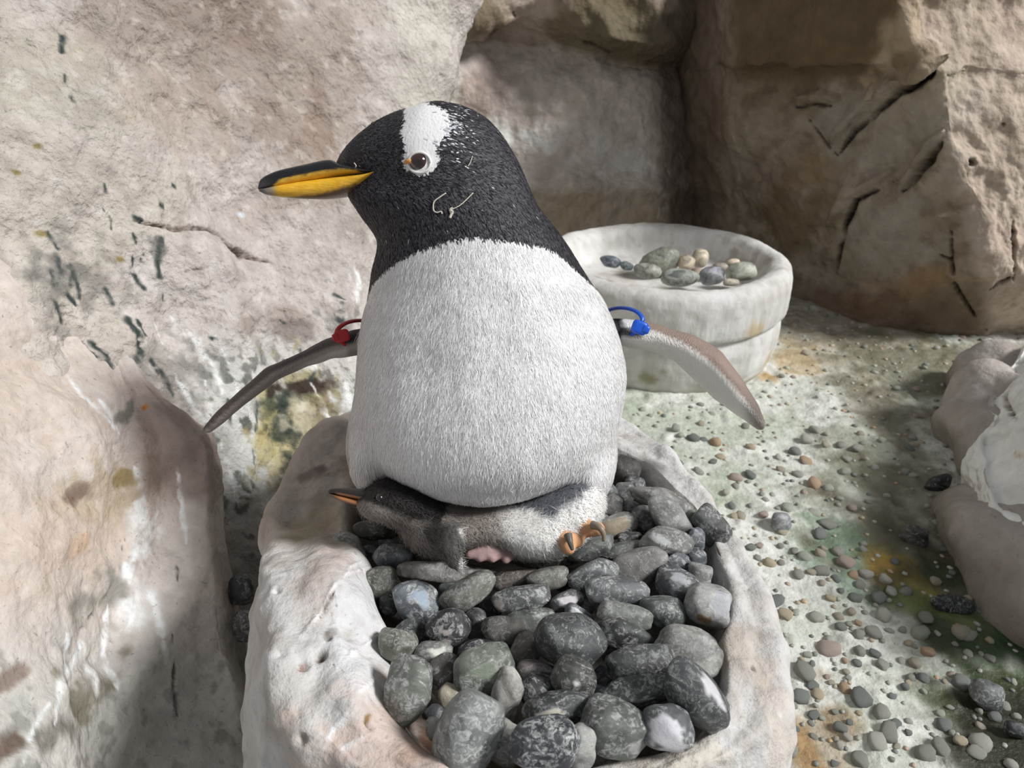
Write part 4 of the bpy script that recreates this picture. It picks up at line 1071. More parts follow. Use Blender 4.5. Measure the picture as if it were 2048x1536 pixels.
# px, py, A, B, angle, colour, dust, z, label [, patch]
STONES = [
 (749, 1062, 46, 20, 0, (74, 74, 62), .2, .226, 'flat dark olive stone under the throat of the chick'),
 (697, 1098, 40, 27, -20, (140, 138, 134), .9, .226, 'pale grey mottled stone touching the left rim, below the chick beak'),
 (741, 1102, 14, 12, 0, (110, 112, 114), .8, .215, 'tiny grey stone between the pale mottled stone and the blue-grey wedge'),
 (788, 1115, 40, 26, -12, (112, 120, 126), .7, .232, 'smooth blue-grey wedge-shaped stone left below the chick'),
 (783, 1086, 26, 8, -5, DRK, .4, .222, 'thin dark sliver of stone behind the blue-grey wedge'),
 (846, 1113, 22, 11, 5, (110, 120, 108), .5, .220, 'small greenish stone at the pale claw under the chick'),
 (763, 1164, 34, 31, 20, (112, 110, 94), .5, .224, 'rounded olive stone wedged against the left rim, left of the long flat stone'),
 (893, 1144, 99, 22, -2, (140, 132, 126), .6, .226, 'longest flat brown-grey stone, lying under the chick flipper'),
 (777, 1208, 20, 25, 0, (52, 56, 54), .2, .214, 'nearly black stone in the gap left of the blue-white block'),
 (832, 1204, 48, 40, -8, (110, 120, 130), 1., .226, 'blocky blue-white stone with a chalky scrape, below the longest flat stone', [(.25, .5, .5, (150, 164, 178))]),
 (898, 1186, 24, 20, 10, (84, 96, 100), .6, .216, 'dark bluish stone half hidden behind the leaning green-grey slab'),
 (934, 1186, 62, 28, 33, (118, 120, 106), .6, .234, 'leaning green-grey slab rising to the upper right, beside the blocky blue-white stone'),
 (1030, 1157, 48, 19, 13, (110, 94, 84), .25, .228, 'flat reddish brown stone right of the longest flat stone'),
 (977, 1212, 28, 20, 0, (48, 52, 54), .3, .214, 'black stone in shadow right of the leaning slab'),
 (1043, 1198, 57, 26, 8, (92, 96, 96), .9, .230, 'dark speckled stone with a pale left end, below the reddish brown one', [(-.8, -.1, .5, (150, 142, 134))]),
 (899, 1257, 42, 38, 30, (64, 64, 68), .8, .234, 'round black and white streaked stone below the leaning slab', [(.1, .1, .28, (176, 168, 164)), (-.3, -.3, .25, (170, 162, 158))]),
 (951, 1252, 25, 33, 0, PUR, .4, .220, 'purple-grey stone standing behind the round black and white streaked one'),
 (1010, 1262, 46, 27, -15, (92, 88, 80), .35, .232, 'smooth brownish oval stone left of the biggest dark stone'),
 (1062, 1243, 53, 24, 2, (116, 122, 114), .9, .224, 'grey-green speckled stone behind the biggest dark stone'),
 (826, 1270, 34, 32, 20, (70, 74, 76), .7, .220, 'dark mottled stone behind the green-grey triangular stone'),
 (794, 1291, 39, 33, -12, (108, 110, 92), .6, .230, 'green-grey triangular stone against the left rim'),
 (868, 1317, 40, 33, 12, (122, 124, 116), .8, .224, 'pale stone with a chalk-white stripe, between triangular stone and mossy slab', [(.25, .55, .33, (214, 216, 206))]),
 (968, 1306, 50, 24, -5, (62, 62, 70), 1., .224, 'black and white lichened stone peeping out above the mossy slab'),
 (966, 1338, 60, 44, 16, (122, 132, 116), .9, .240, 'large mossy pale green slab lying on top, left of the centre of the heap', [(.1, .1, .45, (146, 156, 138))]),
 (816, 1384, 67, 44, 82, (112, 116, 106), .9, .240, 'large upright oval grey-green stone at the left edge of the heap'),
 (893, 1357, 33, 48, 0, (88, 82, 76), .6, .224, 'dark brown stone standing between the upright oval and the mossy slab'),
 (901, 1393, 22, 24, 10, (176, 160, 130), .3, .222, 'small tan stone in the gap above the largest pale grey stone'),
 (1013, 1397, 30, 57, -12, (186, 182, 172), .9, .230, 'cream stone standing on edge right of the mossy slab'),
 (935, 1470, 90, 60, 58, (132, 138, 134), 1., .246, 'largest pale grey stone of the heap, at its front left'),
 (1053, 1300, 36, 32, 10, (108, 98, 90), .4, .218, 'brown-grey stone tucked in left of the biggest dark stone'),
 (1142, 1288, 70, 57, -22, (70, 74, 76), .35, .246, 'biggest dark rounded stone, in the middle of the heap'),
 (1149, 1356, 43, 37, -30, (84, 88, 78), .4, .244, 'dark olive stone just below the biggest dark stone', [(.0, .1, .13, (220, 220, 220))]),
 (1076, 1346, 44, 22, -8, (140, 126, 124), .5, .226, 'pinkish stone edge showing left of the dark olive one'),
 (1080, 1387, 43, 37, 0, (58, 64, 62), .5, .232, 'black-green stone below the pinkish stone edge'),
 (1115, 1415, 70, 31, 10, (58, 62, 64), .5, .242, 'long black stone with a small white fleck, behind the blue-black mottled one', [(-.1, .05, .17, (190, 186, 170))]),
 (1095, 1488, 72, 58, 18, (58, 64, 76), 1., .254, 'big blue-black mottled stone in the front centre'),
 (1163, 1492, 28, 44, -8, (170, 170, 162), .9, .238, 'pale speckled stone squeezed in right of the blue-black mottled one'),
 (1230, 1458, 66, 50, -18, (106, 112, 104), .8, .246, 'grey-green stone with a pale right tip, in the front row', [(.85, -.15, .35, (160, 162, 158))]),
 (1337, 1456, 54, 43, -14, (96, 102, 106), .8, .244, 'front right stone half coated in white guano', [(-.35, .2, .75, (212, 210, 216)), (.1, -.4, .5, (214, 212, 216))]),
 (1282, 1384, 73, 30, 13, (66, 74, 72), .7, .250, 'elongated dark green stone above the guano coated one', [(-.1, -.2, .18, (190, 194, 194))]),
 (1391, 1394, 83, 48, -48, (74, 78, 80), .4, .248, 'large dark oblong stone with a white edge, at the right front of the heap', [(.1, .9, .5, (206, 204, 208))]),
 (1284, 1324, 69, 34, 9, (72, 76, 74), .5, .242, 'dark smooth stone right of the biggest dark stone'),
 (1250, 1270, 63, 28, -20, (76, 80, 78), .8, .236, 'dark banded stone below the pale oval one'),
 (1375, 1304, 65, 48, -20, (146, 146, 138), .5, .240, 'big plain pale grey stone against the right rim'),
 (1247, 1232, 56, 26, -12, (134, 138, 128), .7, .238, 'pale grey-green oval stone right of the middle of the heap'),
 (1328, 1224, 49, 33, -5, (94, 104, 98), .7, .240, 'speckled dark green stone left of the stone with the brown drip'),
 (1416, 1209, 44, 40, -12, (150, 150, 146), .9, .242, 'rounded grey stone with a brown drip, wedged at the right rim', [(.3, .35, .6, (176, 178, 182)), (-.2, -.6, .4, (140, 116, 84))]),
 (1352, 1173, 42, 34, -25, (92, 96, 100), 1., .236, 'dark stone with a whitened top behind the speckled dark green one', [(-.2, .6, .45, (170, 172, 178))]),
 (1230, 1183, 62, 28, -6, (112, 116, 120), 1., .236, 'long whitish mottled stone above the pale grey-green oval'),
 (1135, 1202, 36, 21, 8, (84, 86, 90), .8, .234, 'small black stone with a pinkish white cap', [(.1, .3, .55, (206, 200, 204))]),
 (1170, 1214, 23, 13, -25, (124, 124, 120), .5, .226, 'little grey stone under the white capped one'),
 (1157, 1229, 32, 15, -30, (84, 88, 94), .6, .222, 'small dark stone with a white patch behind the biggest dark stone', [(-.3, .4, .5, (214, 216, 218))]),
 (1184, 1147, 53, 27, 22, (106, 110, 114), 1., .240, 'mottled silver-grey stone tilting to the right, in front of the adult foot'),
 (1277, 1136, 60, 36, 14, (126, 122, 116), .3, .236, 'large smooth brownish grey disc in the upper right of the heap'),
 (1095, 1158, 42, 23, 12, (122, 120, 108), .4, .232, 'smooth brown-green oval stone left of the tilting silver-grey one'),
 (1083, 1122, 73, 16, -2, (76, 74, 66), .5, .232, 'long flat blackish stone just in front of the chick'),
 (1186, 1096, 51, 20, 22, (108, 114, 110), .5, .238, 'smooth green-grey stone the adult toes rest on'),
 (1245, 1104, 44, 19, 10, (92, 98, 92), .5, .228, 'dark green flat stone behind the large smooth disc'),
 (1331, 1083, 54, 27, -8, (118, 118, 112), .7, .244, 'grey banded stone with a white smear, lying on top at right', [(-.25, .25, .33, (168, 170, 170))]),
 (1340, 1037, 54, 29, -54, (132, 134, 128), .5, .250, 'pale grey triangular stone leaning on its edge at the right', ),
 (1325, 1003, 66, 25, -24, (124, 122, 116), .5, .240, 'long brown-grey stone behind the leaning triangular one'),
 (1386, 1045, 17, 24, 0, (126, 144, 116), .6, .236, 'small moss green stone right of the leaning triangular one'),
 (1420, 1050, 46, 29, -52, (84, 86, 86), .7, .238, 'dark oblong stone poking out over the right rim'),
 (1391, 1079, 20, 23, 0, (96, 102, 112), .8, .234, 'blue-grey pebble under the small moss green one'),
 (1393, 1116, 18, 21, 0, (96, 102, 110), .9, .232, 'blue-grey mottled pebble at the rim below another blue-grey one'),
 (1355, 1125, 28, 19, 0, (98, 104, 114), .9, .230, 'squat blue-grey stone below the grey banded one'),
 (1379, 1153, 18, 15, -30, (104, 110, 112), .8, .228, 'small round dark pebble above the rounded grey stone with the drip'),
 (1401, 1151, 22, 25, 0, (152, 152, 146), .8, .226, 'small pale stone at the rim above the brown dripped stone'),
 (1231, 1053, 43, 22, 18, (134, 130, 122), .6, .240, 'tan topped oval stone right of the adult foot', [(-.1, .15, .7, (160, 146, 126))]),
 (1262, 1077, 25, 13, 5, (66, 68, 68), .5, .228, 'narrow dark stone under the tan topped oval'),
 (1290, 1042, 28, 30, 0, (82, 82, 82), .5, .230, 'dark stone left of the leaning triangular stone'),
 (1222, 1012, 28, 21, 30, (112, 108, 104), .5, .232, 'brown-grey stone right of the rump of the chick, under a small grey one'),
 (1259, 1012, 22, 13, -25, (126, 126, 124), .8, .230, 'small scuffed grey stone left of the long brown-grey one'),
 (1250, 983, 20, 20, 0, (112, 112, 110), .4, .230, 'round plain grey stone high on the right of the heap'),
 (1214, 990, 23, 25, 0, (84, 94, 94), .7, .226, 'dark bluish green stone against the rump of the chick'),
 (1256, 938, 29, 24, -40, (132, 126, 120), .5, .226, 'brown-grey oval stone, rearmost of the heap by the belly of the adult'),
 (1272, 966, 21, 14, -10, (78, 82, 90), .6, .224, 'blue-black stone below the rearmost brown-grey oval'),
 (1208, 957, 19, 28, -10, (196, 198, 200), .9, .228, 'whitish upright stone touching the flank feathers of the adult'),
 (1196, 1041, 22, 13, 10, (120, 108, 96), .4, .222, 'small brown stone between chick and the tan topped oval'),
 (1010, 1492, 34, 48, -8, (164, 158, 146), .8, .226, 'beige stone in the gap between the largest pale stone and the blue-black one'),
 (868, 1457, 16, 25, 0, (176, 172, 164), .6, .228, 'small whitish stone peeping out left of the largest pale grey stone'),
 (866, 1428, 22, 16, 30, (70, 72, 76), .5, .222, 'dark pebble below the upright oval stone, near the small tan one'),
 (1205, 1357, 18, 27, 0, (74, 76, 88), .5, .224, 'dark violet stone deep between the dark smooth and dark olive ones'),
 (1198, 1391, 22, 21, 0, (88, 92, 100), .6, .226, 'bluish stone deep above the front grey-green stone'),
 (1225, 1306, 22, 18, 0, (66, 68, 70), .4, .222, 'black stone deep between the dark banded and dark smooth ones'),
 (1140, 1170, 30, 16, 10, (70, 72, 72), .4, .214, 'dark stone deep under the tilting silver-grey stone'),
 (1310, 1050, 24, 20, 0, (70, 72, 72), .3, .214, 'dark stone deep behind the grey banded stone'),
 (1170, 1440, 24, 24, 0, (60, 62, 64), .3, .216, 'dark stone deep between the blue-black and grey-green front stones'),
 (1300, 1430, 26, 20, 0, (60, 62, 64), .3, .216, 'dark stone deep above the guano coated stone'),
]
SC, SR, SA = [], [], []
for k, s in enumerate(STONES):
    x, y, A, B, ang, col, dust, z, lab = s[:9]
    c = PZ(x, y, z + .004)
    d = float((c - CAM) @ FWD)
    a, b = 1.07 * A * d / F, 1.08 * B * d / F
    SC.append(c); SR.append([a, b, min(b * 1.0, a) * .8 + .10 * a]); SA.append(quat_cam(ang))
SC = np.array(SC); SR = np.array(SR)
VD = SC - CAM; D0 = np.linalg.norm(VD, axis=1); VD /= D0[:, None]
DD = D0.copy()
rank = np.array([s[1] + .6 * s[3] + (s[7] - .23) * 1200 for s in STONES])
n = len(STONES)
for it in range(40):
    C = CAM + VD * DD[:, None]
    mv = np.zeros(n)
    for i in range(n):
        dv = C - C[i]; L = np.linalg.norm(dv, axis=1)
        for j in np.where(L < .09)[0]:
            if j <= i: continue
            u = dv[j] / max(L[j], 1e-6)
            hi_ = np.linalg.norm(SR[i] * (SA[i].T @ u)); hj_ = np.linalg.norm(SR[j] * (SA[j].T @ u))
            pen = .86 * (hi_ + hj_) - L[j]
            if pen <= 0: continue
            al = abs(u @ VD[i])
            st = min(pen * (.15 + .35 * al), .003)
            f, g = (i, j) if rank[i] > rank[j] else (j, i)
            mv[f] -= st * .5; mv[g] += st * .5
    DD = np.clip(DD + mv, D0 - .022, D0 + .022)
for k, s in enumerate(STONES):
    sc_ = DD[k] / D0[k]
    c = CAM + VD[k] * DD[k]
    make_stone('river_stone', c, *(SR[k] * sc_), s[4], 500 + k, s[5], s[6], s[8], group=G, patch=s[9] if len(s) > 9 else None, box=.12 + .25 * ((k * 7) % 5) / 5)

GB = 'river stones lying in the concrete bowl'
for x, y, A, B, ang, col, dust, z, lab, *pt in [
 (1220, 523, 23, 12, -10, (84, 92, 104), .7, .186, 'dark blue stone at the left end of the bowl'),
 (1254, 532, 15, 9, -10, (90, 104, 106), .6, .184, 'small teal-grey stone beside the dark blue one in the bowl'),
 (1322, 522, 47, 27, 18, (122, 124, 108), .4, .182, 'large greenish wedge-shaped stone in the bowl'),
 (1295, 542, 29, 16, -10, (158, 158, 146), .4, .190, 'pale flat stone in front of the greenish wedge in the bowl'),
 (1360, 555, 39, 19, 0, (140, 144, 132), .6, .192, 'pale stone with a dark mottled top at the front of the bowl', [(-.2, .4, .55, (84, 92, 86))]),
 (1400, 517, 17, 20, -15, (212, 200, 176), .3, .186, 'cream egg-shaped stone standing highest in the bowl'),
 (1374, 525, 19, 16, 10, (186, 170, 148), .3, .182, 'tan stone left of the cream egg-shaped one in the bowl'),
 (1394, 548, 14, 13, 0, (178, 158, 136), .2, .182, 'small light brown stone under the cream egg in the bowl'),
 (1425, 552, 27, 20, 8, (134, 138, 142), .6, .188, 'blue-grey stone with a dark right end in the bowl', [(.75, .1, .5, (52, 52, 66)), (0, .5, .35, (176, 172, 186))]),
 (1482, 544, 32, 20, 6, (176, 180, 162), .2, .186, 'pale green egg-shaped stone at the right of the bowl'),
 (1466, 525, 14, 8, 10, (206, 190, 168), .2, .184, 'little cream pebble behind the pale green egg in the bowl'),
 (1462, 565, 17, 8, 0, (212, 204, 182), .2, .192, 'flat ivory pebble at the front rim inside the bowl'),
 (1440, 535, 16, 10, 0, (160, 150, 138), .3, .178, 'grey-tan pebble deep in the middle of the bowl'),
]:
    c = PZ(x, y, z); d = float((c - CAM) @ FWD)
    a, b = A * d / F, B * d / F
    make_stone('river_stone', c, a, b, min(a, b) * .85, ang, 700 + x, col, dust, lab, group=GB, base=ICO2, patch=pt[0] if pt else None, rough=.1, cuts=3, box=.08, sat=1.0)

GF = 'loose stones lying on the floor and in the crevice'
for x, y, A, B, ang, col, dust, lab in [
 (1562, 1046, 22, 21, 0, (126, 128, 132), .7, 'single squarish grey stone lying on the pale floor'),
 (1905, 1210, 46, 22, -15, (36, 42, 46), .3, 'wet black oblong stone in the dark damp patch'),
 (1978, 1392, 36, 30, -20, (104, 108, 110), .9, 'wet grey stone with a whitish top in the puddle, lower right'),
 (2036, 1460, 26, 17, -10, (52, 58, 62), .4, 'dark stone at the lower right edge of the floor'),
 (1876, 968, 30, 17, 25, (36, 40, 44), .2, 'black stone in the shade at the left foot of the boulder'),
 (1830, 1070, 30, 26, 0, (74, 72, 68), .3, 'dull dark round stone in the shaded floor left of the boulder'),
 (484, 1182, 26, 34, 0, (66, 68, 76), .6, 'dark stone high in the crevice left of the pedestal'),
 (488, 1248, 24, 36, 0, (78, 76, 76), .5, 'brownish dark stone low in the crevice left of the pedestal'),
]:
    if x < 600: c = P(x, y, .80 if y < 1200 else .775)
    else: c = PZ(x, y, 0.008)
    d = float((c - CAM) @ FWD); a, b = A * d / F, B * d / F
    if x > 600: c[2] = max(c[2], b * .45)
    make_stone('loose_stone', c, a, b, min(a, b) * .9, ang, 900 + x, col, dust, lab, group=GF, base=ICO2)
# ------------------------------------------------------------------ penguin
def tab(rows):
    r = np.array(rows, float); return r
SL = tab([(208, 866, 884), (214, 826, 915), (221, 800, 938), (235, 765, 966), (250, 739, 985), (270, 713, 1003), (290, 693, 1016), (310, 678, 1028), (330, 669, 1039), (350, 672, 1048), (370, 684, 1056), (390, 692, 1064),
          (405, 703, 1071), (418, 712, 1078), (435, 723, 1090), (450, 735, 1102), (468, 748, 1117), (485, 757, 1129), (500, 757, 1139), (520, 753, 1151), (545, 746, 1166), (570, 743, 1181), (600, 738, 1203), (640, 728, 1223),
          (680, 722, 1238), (720, 719, 1248), (760, 717, 1252), (800, 716, 1248), (840, 719, 1238), (880, 729, 1220), (915, 746, 1196), (945, 773, 1163), (970, 810, 1124), (990, 860, 1073), (1003, 915, 1020), (1009, 955, 980)])
zc_t = [(208, .603), (320, .600), (400, .606), (480, .622), (560, .640), (640, .655), (760, .664), (850, .662), (920, .652), (970, .638), (1009, .622)]
rz_t = [(208, .006), (216, .018), (235, .028), (260, .034), (300, .038), (340, .040), (380, .042), (420, .047), (460, .056), (500, .066), (560, .080), (640, .096), (720, .106), (800, .110), (860, .106), (915, .092), (960, .070), (990, .046), (1009, .014)]
def smooth_tab(x, t, w):
    t = np.array(t, float); xx = np.linspace(x[0], x[-1], 801); v = np.interp(xx, t[:, 0], t[:, 1])
    k = np.hanning(2 * w + 3)[1:-1]; k /= k.sum()
    v2 = np.convolve(np.concatenate([2 * v[0] - v[1:w + 1][::-1], v, 2 * v[-1] - v[-w - 1:-1][::-1]]), k, 'same')[w:-w]
    return xx, v2
xx_, a_ = smooth_tab(SL[:, 0], SL[:, :2], 10); _, b_ = smooth_tab(SL[:, 0], SL[:, [0, 2]], 10)
SL = np.stack([xx_, a_, b_], 1)
py_ = SL[:, 0]
zc_ = smooth_tab(py_, zc_t, 70)[1]; rz_ = smooth_tab(py_, rz_t, 22)[1]
bl_ = sstep(480, 620, py_); rz_ = rz_ * (1 - bl_) + bl_ * smooth_tab(py_, rz_t, 75)[1]
_e = sstep(1009, 960, py_); rz_ = rz_ * _e + (1 - _e) * smooth_tab(py_, rz_t, 10)[1]
Yk = -(py_ - 768) / F * zc_
Xl = (SL[:, 1] - 1024) / F * zc_; Xr = (SL[:, 2] - 1024) / F * zc_
o_ = np.argsort(Yk)
def pen_field(X, Y, Z):
    y = np.asarray(Y)
    xl = np.interp(y, Yk[o_], Xl[o_]); xr = np.interp(y, Yk[o_], Xr[o_]); cz = np.interp(y, Yk[o_], zc_[o_]); rz = np.interp(y, Yk[o_], rz_[o_])
    cx = (xl + xr) / 2; rx = np.maximum((xr - xl) / 2, .002)
    hw = sstep((430 - 768) / -F * .61, (350 - 768) / -F * .6, y)
    u = (X - cx) / rx
    v = (Z - cz) / (rz * (1 - .6 * hw * sstep(.0, 1.0, -u)))
    f = (np.sqrt(u * u + v * v) - 1) * np.minimum(rx, rz)
    f = np.maximum(f, np.maximum(y - Yk.max(), Yk.min() - y))
    return f, v
H = .0025
X, Y, Z, o = grid_box(camc(395, 1025, .74) * np.array([1, 1, 0]) + np.array([-.02, 0, .50]), camc(1545, 195, .70) * np.array([1, 1, 0]) + np.array([.02, 0.012, .80]), H)
f, _ = pen_field(X, Y, Z)
for q in [(752, 880, .69, 54, 92, .06), (765, 925, .68, 54, 62, .05), (1178, 905, .69, 54, 92, .06), (1160, 940, .67, 50, 60, .05)]:
    c = camc(*q[:3]); f = smin(f, ell(X, Y, Z, c, (q[3] * q[2] / F, q[4] * q[2] / F, q[5])), .014)
LF = pxchain([(800, 672, .690, 26), (715, 684, .692, 23), (660, 697, .694, 19), (600, 722, .697, 16), (545, 748, .700, 15), (490, 792, .704, 12), (450, 826, .707, 9), (414, 860, .71, 5.5)])
RF = pxchain([(1170, 668, .690, 28), (1245, 665, .692, 24), (1310, 676, .692, 25), (1368, 696, .692, 29), (1414, 730, .693, 35), (1455, 774, .694, 32), (1494, 818, .695, 21), (1520, 850, .696, 10)])
f = smin(f, chain(X, Y, Z, LF, 2.4), .008)
f = smin(f, chain(X, Y, Z, RF, 1.7), .008)
Vc, fc = surface_net(np.ascontiguousarray(f), o, H)
Vc = laplace(Vc, fc, 3, .5)
V = c2w(Vc)
N = vert_normals(V, fc)
if np.mean(np.einsum('ij,ij->i', N, V - V.mean(0))) < 0: fc = fc[:, ::-1]; N = -N
# soft dimples in the breast plumage
px, py, dep = proj(V)
on_w = sstep(520, 620, py) * sstep(1000, 940, py)
V = V + N * (on_w * .0022 * fbm(V * np.array([22, 22, 9.0]), 3, seed=201))[:, None]

def poly_sd(x, y, poly):
    """signed distance to a polygon in px, positive inside"""
    poly = np.array(poly, float); x = np.asarray(x, float); y = np.asarray(y, float)
    d = np.full(x.shape, 1e9); ins = np.zeros(x.shape, bool)
    n = len(poly)
    for i in range(n):
        a, b = poly[i], poly[(i + 1) % n]
        ab = b - a
        t = np.clip(((x - a[0]) * ab[0] + (y - a[1]) * ab[1]) / (ab @ ab), 0, 1)
        d = np.minimum(d, np.hypot(x - a[0] - t * ab[0], y - a[1] - t * ab[1]))
        c = ((a[1] > y) != (b[1] > y)) & (x < (b[0] - a[0]) * (y - a[1]) / (b[1] - a[1] + 1e-12) + a[0])
        ins ^= c
    return np.where(ins, d, -d)
BX = [(700, 640), (735, 600), (743, 574), (765, 546), (800, 521), (850, 497), (900, 482), (950, 474), (1000, 481), (1050, 487), (1090, 495), (1120, 512), (1150, 540), (1175, 563), (1200, 585), (1235, 640), (1260, 700)]
PATCH = [(812, 206), (850, 204), (893, 222), (903, 246), (896, 268), (880, 286), (872, 306), (880, 318), (874, 334), (858, 347), (838, 353), (820, 346), (806, 333), (803, 318), (810, 304), (806, 285), (800, 262), (808, 246), (806, 226)]
def white_sd(V, Vcam):
    px, py, d = proj(V)
    b = np.interp(px, *np.array(BX, float).T)
    _, v = pen_field(Vcam[:, 0], Vcam[:, 1], Vcam[:, 2])
    sd = np.minimum(py - b, (.12 - v) * 160)
    sd = np.where(py > 840, np.maximum(sd, (py - 850)), sd)   # lower flanks white all round
    sd = np.maximum(sd, np.where(v < .9, poly_sd(px, py, PATCH), -50))
    return sd, px, py, v
sd, px, py, vv = white_sd(V, Vc)
wing_l = (px < 722) & (py > 640) & (py < 900) & (px < 735 - .0 * py) & (dep > .668)
wl = sstep(726, 712, px) * (dep > .66) * (py > 630) * (px < 735) * sstep(905, 880, py)
wl = np.where(px < 700, 1.0, wl)
wr = np.where((px > 1240) & (py > 600), sstep(1238, 1246, px), 0) * (dep > .64)
ly = np.interp(px, [400, 414, 450, 490, 545, 600, 660, 715, 800], [870, 860, 826, 792, 748, 722, 697, 684, 672])
ry = np.interp(px, [1170, 1245, 1310, 1365, 1410, 1450, 1490, 1516, 1540], [668, 668, 676, 698, 728, 768, 812, 845, 870])
col = np.tile(np.array([225., 224, 223]), (len(V), 1))
dkc = np.array([46., 44, 47])
def mixc(c, w, rgb): return c * (1 - w[:, None]) + np.asarray(rgb, float) * w[:, None]
# flippers: dark outer face, pale underside, dark leading edge and tip
cl = mixc(np.tile(np.array([150., 142, 138]), (len(V), 1)), sstep(2, -8, py - ly), (84, 76, 74))
cl = mixc(cl, sstep(680, 700, px) * sstep(6, -6, py - ly), (40, 38, 40)); cl = mixc(cl, sstep(700, 690, px) * sstep(4, 12, py - ly) * sstep(560, 640, px), (196, 192, 188))
cr = mixc(np.tile(np.array([218., 214, 208]), (len(V), 1)), sstep(-11, -17, py - ry), (140, 122, 112))
cr = mixc(cr, sstep(1288, 1278, px) * sstep(8, -2, py - ry), (48, 46, 48)); cr = mixc(cr, sstep(1290, 1280, px) * sstep(-10, -16, py - ry), (210, 210, 210))
cr = mixc(cr, sstep(1478, 1520, px) * .8, (112, 104, 98))
wf = np.clip(wl + wr, 0, 1)
flc = np.where((px < 950)[:, None], cl, cr)
me = mesh_np('body', V, fc)
set_val(me, sd, 'White'); set_val(me, wf, 'Wing'); set_col(me, lin(flc), 'WingCol')
br = sstep(760, 690, px) * sstep(290, 330, py) * sstep(430, 400, py)
set_val(me, br, 'Brown')
m, nt, b, ND, L = new_mat('plumage')
tc = nd(ND, 'ShaderNodeTexCoord')
a1 = nd(ND, 'ShaderNodeAttribute', attribute_name='White'); a2 = nd(ND, 'ShaderNodeAttribute', attribute_name='Wing'); a3 = nd(ND, 'ShaderNodeAttribute', attribute_name='WingCol'); a4 = nd(ND, 'ShaderNodeAttribute', attribute_name='Brown')
nz = nd(ND, 'ShaderNodeTexNoise'); nz.inputs['Scale'].default_value = 520; nz.inputs['Detail'].default_value = 3
L.new(tc.outputs['Object'], nz.inputs['Vector'])
mz = nd(ND, 'ShaderNodeMath', operation='MULTIPLY_ADD'); mz.inputs[1].default_value = 26; mz.inputs[2].default_value = -13
L.new(nz.outputs['Fac'], mz.inputs[0])
ad = nd(ND, 'ShaderNodeMath', operation='ADD'); L.new(a1.outputs['Fac'], ad.inputs[0]); L.new(mz.outputs[0], ad.inputs[1])
r = nd(ND, 'ShaderNodeMapRange'); r.inputs['From Min'].default_value = -3; r.inputs['From Max'].default_value = 3; r.interpolation_type = 'SMOOTHSTEP'
L.new(ad.outputs[0], r.inputs['Value'])
# dark plumage: tiny overlapping feather scales
vo = nd(ND, 'ShaderNodeTexVoronoi'); vo.inputs['Scale'].default_value = 800
mp = nd(ND, 'ShaderNodeMapping'); mp.inputs['Scale'].default_value = (1, 1, .55); L.new(tc.outputs['Object'], mp.inputs['Vector']); L.new(mp.outputs['Vector'], vo.inputs['Vector'])
rv = nd(ND, 'ShaderNodeValToRGB'); rv.color_ramp.elements[0].color = (*lin((48, 46, 50)), 1); rv.color_ramp.elements[1].color = (*lin((26, 25, 28)), 1); rv.color_ramp.elements[1].position = .75
L.new(vo.outputs['Distance'], rv.inputs['Fac'])
mb = nd(ND, 'ShaderNodeMix', data_type='RGBA'); L.new(a4.outputs['Fac'], mb.inputs[0]); L.new(rv.outputs['Color'], mb.inputs[6]); mb.inputs[7].default_value = (*lin((58, 46, 42)), 1)
m1 = nd(ND, 'ShaderNodeMix', data_type='RGBA'); L.new(r.outputs[0], m1.inputs[0]); L.new(mb.outputs[2], m1.inputs[6]); m1.inputs[7].default_value = (*lin((226, 225, 225)), 1)
m2 = nd(ND, 'ShaderNodeMix', data_type='RGBA'); L.new(a2.outputs['Fac'], m2.inputs[0]); L.new(m1.outputs[2], m2.inputs[6]); L.new(a3.outputs['Color'], m2.inputs[7])
L.new(m2.outputs[2], b.inputs['Base Color'])
b.inputs['Roughness'].default_value = .6; b.inputs['Specular IOR Level'].default_value = .25; b.inputs['Sheen Weight'].default_value = .04
n4 = nd(ND, 'ShaderNodeTexNoise'); n4.inputs['Scale'].default_value = 160; n4.inputs['Detail'].default_value = 5
mp2 = nd(ND, 'ShaderNodeMapping'); mp2.inputs['Scale'].default_value = (3, 3, .7); L.new(tc.outputs['Object'], mp2.inputs['Vector']); L.new(mp2.outputs['Vector'], n4.inputs['Vector'])
hm = nd(ND, 'ShaderNodeMix', data_type='FLOAT'); L.new(r.outputs[0], hm.inputs[0]); L.new(vo.outputs['Distance'], hm.inputs[2]); L.new(n4.outputs['Fac'], hm.inputs[3])
bp_ = nd(ND, 'ShaderNodeBump'); bp_.inputs['Distance'].default_value = .0008; bp_.inputs['Strength'].default_value = .8
L.new(hm.outputs[0], bp_.inputs['Height']); L.new(bp_.outputs['Normal'], b.inputs['Normal'])
M_PLUME = m
peng = tag(empty('penguin', P(985, 1000, .66)), 'adult penguin with white eye patch and yellow beak brooding on the nest', 'penguin')
obj('body', me, M_PLUME, peng)
PEN_V, PEN_F, PEN_N = V, fc, vert_normals(V, fc)

